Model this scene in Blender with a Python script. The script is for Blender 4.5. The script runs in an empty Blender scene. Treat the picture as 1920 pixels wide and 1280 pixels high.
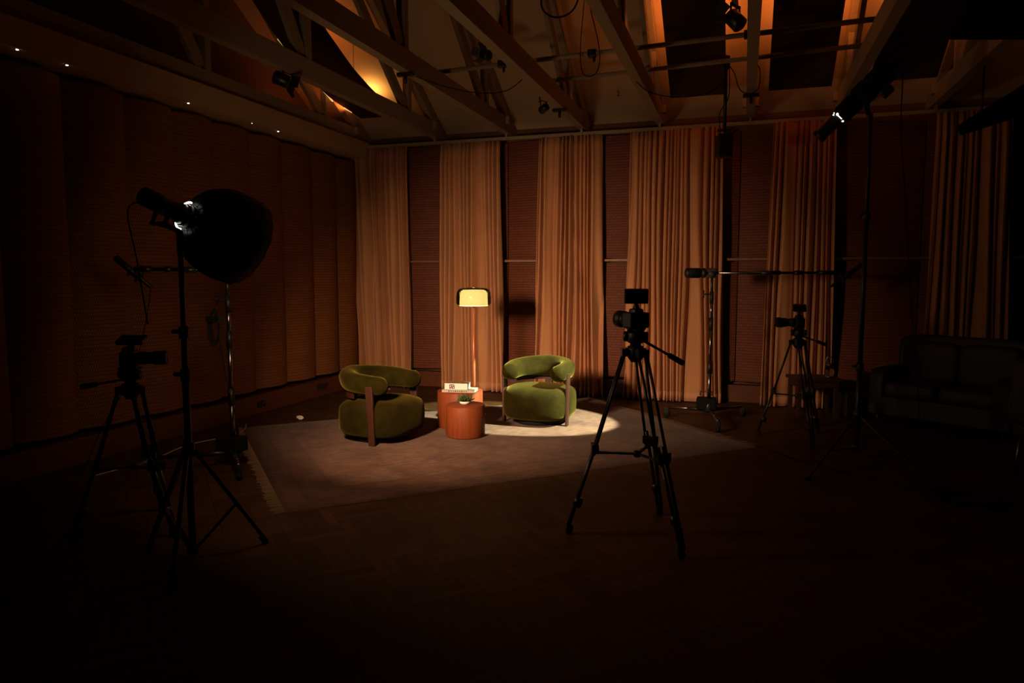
import bpy, math, random
from mathutils import Vector, Matrix, Euler
R = math.radians
PI = math.pi
scene = bpy.context.scene
COL = scene.collection

# ------------------------------------------------------------------ camera, world, exposure, big lights
cam_data = bpy.data.cameras.new('camera')
cam_data.lens = 25.0
cam_data.sensor_width = 36.0
cam_data.clip_end = 100
cam = bpy.data.objects.new('camera', cam_data)
cam.location = (0, 0, 1.65)
cam.rotation_euler = (R(90) - math.atan(120 / 1333.3), 0, R(18))
COL.objects.link(cam)
scene.camera = cam
scene.view_settings.view_transform = 'Standard'
scene.view_settings.look = 'None'
scene.view_settings.exposure = 0.0
scene.view_settings.gamma = 1.0
scene.view_settings.use_curve_mapping = False
scene.cycles.use_denoising = True
scene.cycles.max_bounces = 8
scene.cycles.sample_clamp_indirect = 4.0

world = bpy.data.worlds.new('world')
scene.world = world
world.use_nodes = True
world.node_tree.nodes['Background'].inputs[0].default_value = (1, .6, .3, 1)
world.node_tree.nodes['Background'].inputs[1].default_value = .002

# key light inside the parabolic softbox
BOWL_APEX = Vector((-3.10, 3.42, 2.00))
BOWL_AXIS = Vector((.24, .90, -.34)).normalized()
SOFT_POWER = 60
SOFT_DIR = Vector((.055, .94, -.34))
SOFT_COLOR = (1, .62, .36)
SOFT_SPREAD = R(78)
# spotlight on the tall stand
SPOT_MOUTH = Vector((.62, 7.12, 2.93))
SPOT_AIM = Vector((-2.38, 7.83, 0.0))
SPOT_POWER = 5000
SPOT_COLOR = (.92, 1, .68)
SPOT_ANGLE = R(25)
LED_COLOR = (1, .25, .045)
LED_POWER = 6.5


def area_light(name, loc, direction, size, power, color, spread=PI, size_y=None, shape='DISK', parent=None):
    l = bpy.data.lights.new(name, 'AREA')
    l.shape = shape
    l.size = size
    if size_y:
        l.size_y = size_y
    l.energy = power
    l.color = color
    l.spread = spread
    o = bpy.data.objects.new(name, l)
    o.location = loc
    o.rotation_euler = Vector(direction).to_track_quat('-Z', 'Y').to_euler()
    COL.objects.link(o)
    return o


area_light('softbox_light', BOWL_APEX + BOWL_AXIS * .372, SOFT_DIR, .46, SOFT_POWER, SOFT_COLOR, SOFT_SPREAD)
sp = bpy.data.lights.new('spot_light', 'SPOT')
sp.energy = SPOT_POWER
sp.color = SPOT_COLOR
sp.spot_size = SPOT_ANGLE
sp.spot_blend = .12
sp.shadow_soft_size = .035
spo = bpy.data.objects.new('spot_light', sp)
spo.location = SPOT_MOUTH
spo.rotation_euler = (SPOT_AIM - SPOT_MOUTH).to_track_quat('-Z', 'Y').to_euler()
COL.objects.link(spo)

# ------------------------------------------------------------------ materials
def mat(name, color=(.5, .5, .5), rough=.6, metal=0.0, emit=None, estr=1.0, sheen=0.0, spec=.5):
    m = bpy.data.materials.new(name)
    m.use_nodes = True
    b = m.node_tree.nodes['Principled BSDF']
    b.inputs['Base Color'].default_value = (*color, 1)
    b.inputs['Roughness'].default_value = rough
    b.inputs['Metallic'].default_value = metal
    b.inputs['Specular IOR Level'].default_value = spec
    if sheen:
        b.inputs['Sheen Weight'].default_value = sheen
        b.inputs['Sheen Roughness'].default_value = .4
    if emit:
        b.inputs['Emission Color'].default_value = (*emit, 1)
        b.inputs['Emission Strength'].default_value = estr
    return m


def N(m, kind, **kw):
    n = m.node_tree.nodes.new(kind)
    for k, v in kw.items():
        setattr(n, k, v)
    return n


def L(m, a, b):
    m.node_tree.links.new(a, b)


def bsdf(m):
    return m.node_tree.nodes['Principled BSDF']


def coord(m, out='Object', scale=(1, 1, 1), rot=(0, 0, 0), loc=(0, 0, 0)):
    tc = N(m, 'ShaderNodeTexCoord')
    mp = N(m, 'ShaderNodeMapping')
    mp.inputs['Scale'].default_value = scale
    mp.inputs['Rotation'].default_value = rot
    mp.inputs['Location'].default_value = loc
    L(m, tc.outputs[out], mp.inputs[0])
    return mp.outputs[0]


def noise(m, vec, scale=5, detail=4, rough=.55):
    n = N(m, 'ShaderNodeTexNoise')
    n.inputs['Scale'].default_value = scale
    n.inputs['Detail'].default_value = detail
    n.inputs['Roughness'].default_value = rough
    L(m, vec, n.inputs['Vector'])
    return n.outputs['Fac']


def ramp(m, fac, stops):
    r = N(m, 'ShaderNodeValToRGB')
    e = r.color_ramp.elements
    while len(e) < len(stops):
        e.new(.5)
    for i, (p, c) in enumerate(stops):
        e[i].position = p
        e[i].color = (*c, 1)
    L(m, fac, r.inputs[0])
    return r.outputs[0]


def mix(m, fac, a, b, mode='MIX'):
    x = N(m, 'ShaderNodeMix', data_type='RGBA', blend_type=mode)
    if isinstance(fac, (int, float)):
        x.inputs[0].default_value = fac
    else:
        L(m, fac, x.inputs[0])
    for s, v in ((6, a), (7, b)):
        if isinstance(v, tuple):
            x.inputs[s].default_value = (*v, 1)
        else:
            L(m, v, x.inputs[s])
    return x.outputs[2]


def bump(m, h, strength=.3, dist=.01):
    b = N(m, 'ShaderNodeBump')
    b.inputs['Strength'].default_value = strength
    b.inputs['Distance'].default_value = dist
    L(m, h, b.inputs['Height'])
    L(m, b.outputs[0], bsdf(m).inputs['Normal'])


def base(m, c):
    L(m, c, bsdf(m).inputs['Base Color'])


M = {}
M['black'] = mat('black_plastic', (.010, .010, .011), .5)
M['black_metal'] = mat('black_metal', (.012, .012, .013), .38, .0)
M['black_matte'] = mat('black_matte', (.006, .006, .006), .85, spec=.2)
M['bowl'] = mat('black_nylon', (.006, .006, .006), .5, spec=.25)
M['rubber'] = mat('rubber', (.010, .010, .010), .8, spec=.2)
M['chrome'] = mat('chrome', (.28, .27, .26), .25, 1.0)
M['steel'] = mat('steel', (.25, .24, .23), .35, 1.0)
M['glass_black'] = mat('dark_screen', (.006, .006, .007), .12)
M['silver'] = mat('silver_lining', (.7, .7, .7), .35, .6)
M['ledwhite'] = mat('led_glow', (1, 1, 1), .5, emit=(1, .93, .84), estr=5.0)
M['leak'] = mat('emissive_leak', (1, 1, 1), .5, emit=(1, .96, .9), estr=4.0)  # emissive stand-in for lamp light showing at the joints
M['diffuser'] = mat('diffuser', (.9, .9, .9), .6, emit=SOFT_COLOR, estr=27.0)
M['lens_lit'] = mat('lit_lens', (.9, .9, .9), .3, emit=SPOT_COLOR, estr=30.0)

# wood
def wood(name, c1, c2, rough=.45, scale=(14, 14, 1.2)):
    m = mat(name, c1, rough)
    v = coord(m, 'Object', scale)
    n1 = noise(m, v, 3, 6, .6)
    base(m, ramp(m, n1, [(.3, c1), (.7, c2)]))
    return m


M['drum'] = wood('cherry_veneer', (.185, .043, .0125), (.135, .028, .0075), .55)
bsdf(M['drum']).inputs['Specular IOR Level'].default_value = .2
M['legwood'] = wood('dark_walnut', (.036, .009, .003), (.026, .006, .002), .5)
M['plinth'] = wood('stained_plinth_wood', (.12, .035, .010), (.085, .024, .006), .45, (2, 2, 20))
M['truss'] = wood('painted_timber', (.33, .25, .155), (.27, .205, .125), .7, (9, 9, 9))
M['poleWood'] = mat('copper_pole', (.42, .13, .055), .35, .2)
M['stoolwood'] = wood('dark_stool_wood', (.05, .02, .010), (.035, .014, .007), .5)
M['trimwood'] = wood('ledge_wood', (.24, .10, .05), (.18, .075, .035), .5)

# plaster
m = M['plaster'] = mat('plaster', (.46, .27, .18), .9)
v = coord(m)
base(m, ramp(m, noise(m, v, 1.2, 3), [(.3, (.50, .35, .21)), (.7, (.56, .39, .24))]))
m = M['wallpaint'] = mat('wall_paint', (.15, .09, .06), .9)
v = coord(m)
base(m, ramp(m, noise(m, v, 1.5, 3), [(.3, (.10, .05, .03)), (.7, (.13, .065, .04))]))
m = M['cornice'] = mat('cornice_paint', (.40, .25, .13), .8)
v = coord(m)
base(m, ramp(m, noise(m, v, 1.5, 3), [(.3, (.46, .31, .16)), (.7, (.52, .35, .19))]))
M['maroon'] = mat('maroon_fabric', (.055, .018, .010), .9)
v = coord(M['maroon'], 'Object', (60, 60, 60))
bump(M['maroon'], noise(M['maroon'], v, 4), .2, .004)

# woven panels: fine rows of small slots, UV is in metres
def woven(name, c_face, c_gap, c_alt):
    m = mat(name, c_face, .6, spec=.15)
    v = coord(m, 'UV')
    b = N(m, 'ShaderNodeTexBrick')
    b.inputs['Color1'].default_value = (*c_face, 1)
    b.inputs['Color2'].default_value = (*c_alt, 1)
    b.inputs['Mortar'].default_value = (*c_gap, 1)
    b.inputs['Scale'].default_value = 1
    b.inputs['Mortar Size'].default_value = .005
    b.inputs['Mortar Smooth'].default_value = .3
    b.inputs['Brick Width'].default_value = .020
    b.inputs['Row Height'].default_value = .036
    b.offset = .5
    L(m, v, b.inputs['Vector'])
    n = noise(m, coord(m, 'UV', (.6, 7, 1)), 3, 3)
    c = mix(m, .55, b.outputs['Color'], ramp(m, n, [(.3, (.55, .55, .55)), (.7, (1, 1, 1))]), 'MULTIPLY')
    base(m, c)
    bump(m, b.outputs['Fac'], -.5, .006)
    return m


M['woven_left'] = woven('woven_panel_tan', (.33, .128, .042), (.16, .052, .016), (.27, .102, .033))
M['woven_back'] = woven('woven_panel_brown', (.25, .078, .040), (.09, .026, .013), (.20, .060, .030))

# curtain cloth
m = M['curtain'] = mat('tan_curtain_cloth', (.46, .30, .185), .9, sheen=.15)
v = coord(m, 'UV', (1, 1, 1))
base(m, ramp(m, noise(m, v, 1.1, 3), [(.3, (.46, .215, .098)), (.7, (.56, .268, .122))]))
vv = coord(m, 'UV', (400, 400, 1))
bump(m, noise(m, vv, 1, 2), .15, .002)
m = M['hem'] = mat('curtain_hem_cloth', (.58, .28, .16), .9, sheen=.15)

# parquet floor: checker of alternating plank directions
m = M['parquet'] = mat('parquet', (.1, .05, .02), .42, spec=.25)
v = coord(m, 'Object', (1, 1, 1), (0, 0, R(45)))
ch = N(m, 'ShaderNodeTexChecker')
ch.inputs['Scale'].default_value = 1 / .36
L(m, v, ch.inputs['Vector'])
def planks(vec):
    b = N(m, 'ShaderNodeTexBrick')
    b.inputs['Color1'].default_value = (.070, .029, .0075, 1)
    b.inputs['Color2'].default_value = (.038, .0155, .004, 1)
    b.inputs['Mortar'].default_value = (.010, .004, .001, 1)
    b.inputs['Scale'].default_value = 1
    b.inputs['Mortar Size'].default_value = .0025
    b.inputs['Brick Width'].default_value = .36
    b.inputs['Row Height'].default_value = .072
    b.offset = 0
    L(m, vec, b.inputs['Vector'])
    return b.outputs['Color']
v2 = coord(m, 'Object', (1, 1, 1), (0, 0, R(135)))
pc = mix(m, ch.outputs['Fac'], planks(v), planks(v2))
nz = noise(m, coord(m, 'Object', (1, 1, 1)), 2.3, 5)
base(m, mix(m, .5, pc, ramp(m, nz, [(.3, (.6, .6, .6)), (.7, (1.15, 1.1, 1.05))]), 'MULTIPLY'))
rr = N(m, 'ShaderNodeMapRange')
rr.inputs[3].default_value = .46
rr.inputs[4].default_value = .66
L(m, nz, rr.inputs[0])
L(m, rr.outputs[0], bsdf(m).inputs['Roughness'])

# rug: distressed oriental pattern with borders, UV in 0..1
m = M['rug'] = mat('distressed_rug', (.5, .4, .3), .95, sheen=.1)
vs = coord(m, 'UV', (11, 64, 1))
streak = noise(m, vs, 3, 5, .7)
vb = coord(m, 'UV', (4.4, 3.2, 1))
blot = noise(m, vb, 2.6, 6, .65)
vo = N(m, 'ShaderNodeTexVoronoi')
vo.inputs['Scale'].default_value = 3.2
L(m, vb, vo.inputs['Vector'])
field = ramp(m, blot, [(.34, (.050, .016, .007)), (.46, (.078, .032, .0155)), (.58, (.104, .050, .027)), (.72, (.060, .022, .010))])
motif = ramp(m, vo.outputs['Distance'], [(.15, (.62, .42, .30)), (.30, (1, 1, 1)), (.42, (.72, .58, .46)), (.5, (1, 1, 1))])
c = mix(m, .35, field, motif, 'MULTIPLY')
c = mix(m, .85, c, ramp(m, streak, [(.36, (.40, .33, .30)), (.5, (1, 1, 1)), (.64, (1.65, 1.62, 1.6))]), 'MULTIPLY')
sx = N(m, 'ShaderNodeSeparateXYZ')
tc = N(m, 'ShaderNodeTexCoord')
L(m, tc.outputs['UV'], sx.inputs[0])
def mth(op, a, b=None):
    n = N(m, 'ShaderNodeMath', operation=op)
    for i, x in enumerate((a, b)):
        if x is None:
            continue
        if isinstance(x, (int, float)):
            n.inputs[i].default_value = x
        else:
            L(m, x, n.inputs[i])
    return n.outputs[0]
ex = mth('MULTIPLY', mth('SUBTRACT', .5, mth('ABSOLUTE', mth('SUBTRACT', sx.outputs[0], .5))), 4.43)
ey = mth('MULTIPLY', mth('SUBTRACT', .5, mth('ABSOLUTE', mth('SUBTRACT', sx.outputs[1], .5))), 3.2)
edge = mth('MINIMUM', ex, ey)
bord = ramp(m, edge, [(.0, (.62, .50, .36)), (.035, (.55, .36, .24)), (.05, (.86, .78, .70)), (.17, (.92, .82, .74)),
                      (.19, (.60, .42, .32)), (.22, (.95, .88, .82)), (.40, (.85, .72, .64)), (.43, (.62, .48, .40)), (.46, (1, 1, 1))])
base(m, mix(m, .85, c, bord, 'MULTIPLY'))
bump(m, streak, .35, .006)
M['fringe'] = mat('fringe_yarn', (.22, .13, .07), .95)

# velvet
m = M['velvet'] = mat('olive_velvet', (.03, .0225, .004), .85, sheen=.15, spec=.03)
bsdf(m).inputs['Sheen Tint'].default_value = (.85, .70, .15, 1)
v = coord(m, 'Object')
n1 = noise(m, v, 7, 5, .65)
n2 = noise(m, coord(m, 'Object', (60, 60, 14)), 3, 3)
cc = ramp(m, n1, [(.32, (.009, .0068, .0010)), (.55, (.0145, .011, .0017)), (.75, (.023, .017, .003))])
base(m, mix(m, .4, cc, ramp(m, n2, [(.3, (.7, .7, .7)), (.7, (1.15, 1.15, 1.15))]), 'MULTIPLY'))
bump(m, n2, .25, .004)

M['book_white'] = mat('book_white', (.56, .56, .53), .6)
M['book_red'] = mat('book_red', (.33, .03, .035), .55)
M['book_cover'] = mat('book_cover_photo', (.30, .14, .09), .4)
v = coord(M['book_cover'])
base(M['book_cover'], ramp(M['book_cover'], noise(M['book_cover'], v, 12, 3), [(.42, (.24, .11, .07)), (.5, (.34, .20, .13)), (.56, (.05, .02, .015))]))
M['book_grey'] = mat('book_grey', (.30, .27, .22), .6)
M['paper'] = mat('paper_pages', (.4, .38, .33), .8)
M['ink'] = mat('dark_ink', (.02, .012, .014), .6)
M['ink_pink'] = mat('pale_pink_ink', (.62, .42, .40), .6)
M['ceramic'] = mat('white_ceramic', (.6, .6, .57), .3)
m = M['leaf'] = mat('succulent_leaf', (.05, .11, .02), .5)
v = coord(m)
base(m, ramp(m, noise(m, v, 30, 2), [(.35, (.014, .030, .006)), (.65, (.045, .085, .014))]))
M['soil'] = mat('soil', (.03, .02, .012), .95)
M['leather'] = mat('dark_leather', (.012, .009, .007), .6)
M['opal'] = mat('opal_glass_lit', (.9, .86, .7), .4, emit=(1.0, .82, .27), estr=2.2)
m = M['smoke'] = bpy.data.materials.new('smoked_glass')
m.use_nodes = True
nt = m.node_tree
nt.nodes.remove(nt.nodes['Principled BSDF'])
tr = nt.nodes.new('ShaderNodeBsdfTransparent')
tr.inputs[0].default_value = (.40, .36, .31, 1)
gl = nt.nodes.new('ShaderNodeBsdfGlossy')
gl.inputs['Roughness'].default_value = .05
fr = nt.nodes.new('ShaderNodeFresnel')
fr.inputs[0].default_value = 1.45
ms = nt.nodes.new('ShaderNodeMixShader')
nt.links.new(fr.outputs[0], ms.inputs[0])
nt.links.new(tr.outputs[0], ms.inputs[1])
nt.links.new(gl.outputs[0], ms.inputs[2])
nt.links.new(ms.outputs[0], nt.nodes['Material Output'].inputs[0])
m = M['clearglass'] = bpy.data.materials.new('clear_glass')
m.use_nodes = True
bsdf(m).inputs['Transmission Weight'].default_value = 1
bsdf(m).inputs['Roughness'].default_value = .05
bsdf(m).inputs['Base Color'].default_value = (.8, .8, .78, 1)
M['whitecable'] = mat('pale_cable', (.50, .44, .36), .6)
M['brass'] = mat('brass', (.7, .5, .2), .3, 1)
M['grille'] = mat('dark_grille', (.03, .02, .015), .5)
M['ledstrip'] = mat('warm_led', (1, .8, .5), .5, emit=(1, .5, .16), estr=1.0)

# ------------------------------------------------------------------ mesh helpers
class MB:
    def __init__(self):
        self.v, self.f, self.s, self.uv = [], [], [], {}

    def add(self, vs, fs, smooth=False, uvs=None):
        o = len(self.v)
        self.v += [Vector(p) for p in vs]
        for f in fs:
            self.f.append([i + o for i in f])
            self.s.append(smooth)
        if uvs:
            for i, t in enumerate(uvs):
                self.uv[i + o] = t
        return self

    def box(self, c, size, rot=None):
        hx, hy, hz = [s / 2 for s in size]
        vs = [Vector((x, y, z)) for x in (-hx, hx) for y in (-hy, hy) for z in (-hz, hz)]
        if rot is not None:
            vs = [rot @ p for p in vs]
        c = Vector(c)
        fs = [(0, 1, 3, 2), (4, 6, 7, 5), (0, 4, 5, 1), (2, 3, 7, 6), (0, 2, 6, 4), (1, 5, 7, 3)]
        return self.add([p + c for p in vs], fs)

    def beam(self, p0, p1, w, h, side=None, w1=None, h1=None):
        p0, p1 = Vector(p0), Vector(p1)
        d = (p1 - p0).normalized()
        s = Vector(side) if side else (Vector((0, 0, 1)).cross(d) if abs(d.z) < .95 else Vector((1, 0, 0)))
        s = (s - d * s.dot(d)).normalized()
        u = d.cross(s)
        w1 = w1 or w
        h1 = h1 or h
        vs = []
        for p, a, b in ((p0, w, h), (p1, w1, h1)):
            for i, j in ((-1, -1), (1, -1), (1, 1), (-1, 1)):
                vs.append(p + s * a / 2 * i + u * b / 2 * j)
        fs = [(3, 2, 1, 0), (4, 5, 6, 7), (0, 1, 5, 4), (1, 2, 6, 5), (2, 3, 7, 6), (3, 0, 4, 7)]
        return self.add(vs, fs)

    def rings(self, rings, closed=True, cap=True, smooth=True, uvs=None):
        n = len(rings[0])
        vs = [p for r in rings for p in r]
        fs = []
        for i in range(len(rings) - 1):
            for j in range(n if closed else n - 1):
                k = (j + 1) % n
                fs.append((i * n + j, i * n + k, (i + 1) * n + k, (i + 1) * n + j))
        if cap and closed:
            fs.append(tuple(range(n - 1, -1, -1)))
            b = (len(rings) - 1) * n
            fs.append(tuple(b + j for j in range(n)))
        return self.add(vs, fs, smooth, uvs)

    def cyl(self, p0, p1, r0, r1=None, n=14):
        return self.prof(p0, p1, [(0, r0), (1, r0 if r1 is None else r1)], n)

    def prof(self, p0, p1, prof, n=20, cap=True):
        """profile of (t along axis 0..1, radius)"""
        p0, p1 = Vector(p0), Vector(p1)
        d = p1 - p0
        dn = d.normalized()
        a = dn.orthogonal().normalized()
        b = dn.cross(a)
        rs = []
        for t, r in prof:
            c = p0 + d * t
            rs.append([c + (a * math.cos(2 * PI * j / n) + b * math.sin(2 * PI * j / n)) * max(r, .0004) for j in range(n)])
        return self.rings(rs, True, cap)

    def lathe(self, c, prof, n=28, cap=True):
        c = Vector(c)
        rs = [[c + Vector((max(r, .0004) * math.cos(2 * PI * j / n), max(r, .0004) * math.sin(2 * PI * j / n), z)) for j in range(n)] for r, z in prof]
        return self.rings(rs, True, cap)

    def tube(self, pts, r, n=8):
        pts = [Vector(p) for p in pts]
        t0 = (pts[1] - pts[0]).normalized()
        a = t0.orthogonal().normalized()
        rs = []
        for i, p in enumerate(pts):
            t = (pts[min(i + 1, len(pts) - 1)] - pts[max(i - 1, 0)]).normalized()
            a = (a - t * a.dot(t)).normalized()
            b = t.cross(a)
            rad = r[i] if isinstance(r, list) else r
            rs.append([p + (a * math.cos(2 * PI * j / n) + b * math.sin(2 * PI * j / n)) * rad for j in range(n)])
        return self.rings(rs)

    def ball(self, c, rad, nu=16, nv=10):
        if isinstance(rad, (int, float)):
            rad = (rad, rad, rad)
        c = Vector(c)
        rs = []
        for i in range(nv + 1):
            ph = -PI / 2 + PI * i / nv
            rs.append([c + Vector((rad[0] * max(math.cos(ph), .003) * math.cos(2 * PI * j / nu),
                                   rad[1] * max(math.cos(ph), .003) * math.sin(2 * PI * j / nu), rad[2] * math.sin(ph))) for j in range(nu)])
        return self.rings(rs)

    def superbox(self, c, half, e1, e2, nu=40, nv=20, warp=None):
        """superellipsoid: e1 vertical roundness, e2 plan roundness"""
        def sg(x, e):
            return math.copysign(abs(x) ** e, x)
        c = Vector(c)
        rs = []
        for i in range(nv + 1):
            ph = -PI / 2 + PI * i / nv
            cp, spn = max(math.cos(ph), .002) ** e1, sg(math.sin(ph), e1)
            row = []
            for j in range(nu):
                th = 2 * PI * j / nu
                p = Vector((half[0] * cp * sg(math.cos(th), e2), half[1] * cp * sg(math.sin(th), e2), half[2] * spn))
                if warp:
                    p = warp(p)
                row.append(c + p)
            rs.append(row)
        return self.rings(rs)


def obj(name, mb, material, parent=None, world=False, bevel=0.0, solid=0.0, label=None):
    me = bpy.data.meshes.new(name)
    off = Vector((0, 0, 0))
    if world and parent is not None:
        q = parent
        while q is not None:
            off += q.location
            q = q.parent
    me.from_pydata([tuple(p - off) for p in mb.v], [], mb.f)
    me.update()
    me.polygons.foreach_set('use_smooth', mb.s)
    if mb.uv:
        uvl = me.uv_layers.new(name='UVMap')
        for lp in me.loops:
            uvl.data[lp.index].uv = mb.uv.get(lp.vertex_index, (0, 0))
    me.materials.append(material)
    o = bpy.data.objects.new(name, me)
    COL.objects.link(o)
    if parent is not None:
        o.parent = parent
    if solid:
        md = o.modifiers.new('thickness', 'SOLIDIFY')
        md.thickness = solid
        md.offset = 0
    if bevel:
        md = o.modifiers.new('bevel', 'BEVEL')
        md.width = bevel
        md.segments = 2
        md.limit_method = 'ANGLE'
        md.angle_limit = R(40)
    if label:
        o['label'] = label
    return o


def thing(name, label, cat, loc=(0, 0, 0), rz=0.0, group=None):
    o = bpy.data.objects.new(name, None)
    o.empty_display_size = .1
    o.location = loc
    o.rotation_euler = (0, 0, rz)
    COL.objects.link(o)
    return tag(o, label, cat, group)


def tag(o, label, cat, group=None, kind=None):
    o['label'] = label
    o['category'] = cat
    if group:
        o['group'] = group
    if kind:
        o['kind'] = kind
    return o


def struct(name, mb, material, label=None, **kw):
    o = obj(name, mb, material, **kw)
    o['kind'] = 'structure'
    if label:
        o['label'] = label
    return o


def copy_tree(o, parent=None):
    c = o.copy()
    COL.objects.link(c)
    if parent is not None:
        c.parent = parent
    for ch in list(o.children):
        copy_tree(ch, c)
    return c


def smoothpath(pts, k=8):
    pts = [Vector(p) for p in pts]
    out = []
    n = len(pts)
    for i in range(n - 1):
        p0, p1, p2, p3 = pts[max(i - 1, 0)], pts[i], pts[i + 1], pts[min(i + 2, n - 1)]
        for j in range(k):
            t = j / k
            out.append(.5 * ((2 * p1) + (p2 - p0) * t + (2 * p0 - 5 * p1 + 4 * p2 - p3) * t * t + (3 * p1 - p0 - 3 * p2 + p3) * t ** 3))
    out.append(pts[-1])
    return out


ORD = ['first', 'second', 'third', 'fourth', 'fifth', 'sixth', 'seventh', 'eighth', 'ninth', 'tenth', 'eleventh', 'twelfth']

# ------------------------------------------------------------------ room shell
XL, XR, YF, YB = -6.2, 4.6, -2.5, 9.95
ZW, SL = 3.76, .62
YM = (YB + YF) / 2
def zc(y):
    return ZW + SL * (min(YB - y, y - YF))
def prism_x(poly, x0, x1):
    mb = MB()
    n = len(poly)
    vs = [(x0, y, z) for y, z in poly] + [(x1, y, z) for y, z in poly]
    fs = [tuple(range(n)), tuple(range(2 * n - 1, n - 1, -1))] + [(i, n + i, n + (i + 1) % n, (i + 1) % n) for i in range(n)]
    return mb.add(vs, fs)

struct('floor', MB().box(((XL + XR) / 2, (YF + YB) / 2, -.05), (XR - XL + .2, YB - YF + .2, .1)), M['parquet'], 'dark parquet wood floor')
struct('wall_back', MB().box(((XL + XR) / 2, YB + .06, ZW / 2), (XR - XL, .12, ZW)), M['wallpaint'])
struct('wall_front', MB().box(((XL + XR) / 2, YF - .06, ZW / 2), (XR - XL, .12, ZW)), M['wallpaint'])
gable = [(YF, 0), (YB, 0), (YB, ZW), (YM, zc(YM)), (YF, ZW)]
struct('wall_left', prism_x(gable, XL - .12, XL), M['wallpaint'])
struct('wall_right', prism_x(gable, XR, XR + .12), M['wallpaint'])
struct('ceiling', prism_x([(YB + .12, zc(YB) - .12 * SL), (YB + .12, ZW + .12), (YM, zc(YM) + .14), (YF - .12, ZW + .12), (YF - .12, ZW - .12 * SL), (YM, zc(YM))], XL - .12, XR + .12), M['plaster'])
# plinths under the panels, cornice, ledge
struct('baseboard_left', MB().box((-5.86, (YF + YB) / 2, .115), (.60, YB - YF - .02, .23)), M['plinth'], bevel=.006)
struct('baseboard_back', MB().box(((XL + XR) / 2 + .35, 9.87, .115), (XR - XL - .75, .14, .23)), M['plinth'], bevel=.006)
mb = MB()
for k in range(9):
    x = -4.85 + k * 1.06
    mb.box((x, 9.795, .115), (.92, .012, .13))
struct('trim_1', mb, M['plinth'])
struct('trim_2', MB().box((-5.80, (YF + YB) / 2 - .1, 3.535), (.80, YB - YF - .25, .23)), M['cornice'], label='deep boxed cornice beam along the top of the left wall')
struct('trim_3', MB().box(((XL + XR) / 2 + .42, 9.78, 1.885), (XR - XL - .95, .11, .035)), M['trimwood'], label='horizontal wooden ledge halfway up the back wall', bevel=.004)

# ------------------------------------------------------------------ convex woven wall panels
def arc_panel(p0, p1, sag, z0, z1, nrm, thick=.02):
    """bulged sheet from p0 to p1 (xy), z0..z1, bulge along nrm, with thickness; uv in metres"""
    mb = MB()
    p0, p1, nrm = Vector(p0), Vector(p1), Vector(nrm)
    n = 20
    W = (p1 - p0).length
    front, back, uf = [], [], []
    for i in range(n + 1):
        t = i / n
        q = p0 + (p1 - p0) * t
        b = q + nrm * (sag * (1 - (2 * t - 1) ** 2))
        front.append(b)
        back.append(b - nrm * thick)
        uf.append(t * W)
    path = front + back[::-1]
    us = uf + uf[::-1]
    vs, uvs = [], []
    zs = [z0 + (z1 - z0) * k / 4 for k in range(5)]
    for z in zs:
        for q, u in zip(path, us):
            vs.append((q.x, q.y, z))
            uvs.append((u, z))
    m_ = len(path)
    fs = []
    for k in range(4):
        for j in range(m_):
            jj = (j + 1) % m_
            fs.append((k * m_ + j, k * m_ + jj, (k + 1) * m_ + jj, (k + 1) * m_ + j))
    for k in (0, 4):
        for j in range(n):
            a, b2, c2, d2 = j, j + 1, m_ - 2 - j, m_ - 1 - j
            fs.append(tuple(k * m_ + x for x in (a, b2, c2, d2)))
    mb.add(vs, fs, True, uvs)
    return mb

seams = [9.62, 9.05, 8.45, 7.80, 7.19, 6.58, 6.00, 5.40, 4.75, 4.15, 3.55]
for i in range(len(seams) - 1):
    mbp = arc_panel((-5.70, seams[i + 1] + .008, 0), (-5.60, seams[i] - .008, 0), .085, .285, 3.36, (1, 0, 0))
    o = obj('convex_wall_panel', mbp, M['woven_left'])
    md = o.modifiers.new('edges', 'EDGE_SPLIT')
    md.split_angle = R(50)
    w = 'closest to the room corner' if i == 0 else '%s from the room corner' % ORD[i]
    tag(o, 'tall convex woven tan panel on the left wall, %s' % w, 'wall panel', 'convex panels on the left wall')

SB = [-5.38 + 1.06 * k for k in range(9)]
where = ['in the gap right of the corner curtain', 'mostly behind the lamp curtain', 'in the gap left of the curtain behind the bright armchair',
         'in the gap behind the middle camera tripod', 'in the gap right of the widest curtain, left half', 'in the gap right of the widest curtain, right half',
         'in the dark gap behind the tall spotlight stand', 'beside the last dark curtain']
for k in range(8):
    for (z0, z1, nm) in ((.275, 1.855, 'lower'), (1.915, 3.56, 'upper')):
        mbp = arc_panel((SB[k] + .006, 9.86, 0), (SB[k + 1] - .006, 9.86, 0), .075, z0, z1, (0, -1, 0))
        o = obj('woven_wall_panel', mbp, M['woven_back'])
        md = o.modifiers.new('edges', 'EDGE_SPLIT')
        md.split_angle = R(50)
        tag(o, '%s brown woven panel on the back wall, %s' % (nm, where[k]), 'wall panel', 'woven panels on the back wall')

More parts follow.
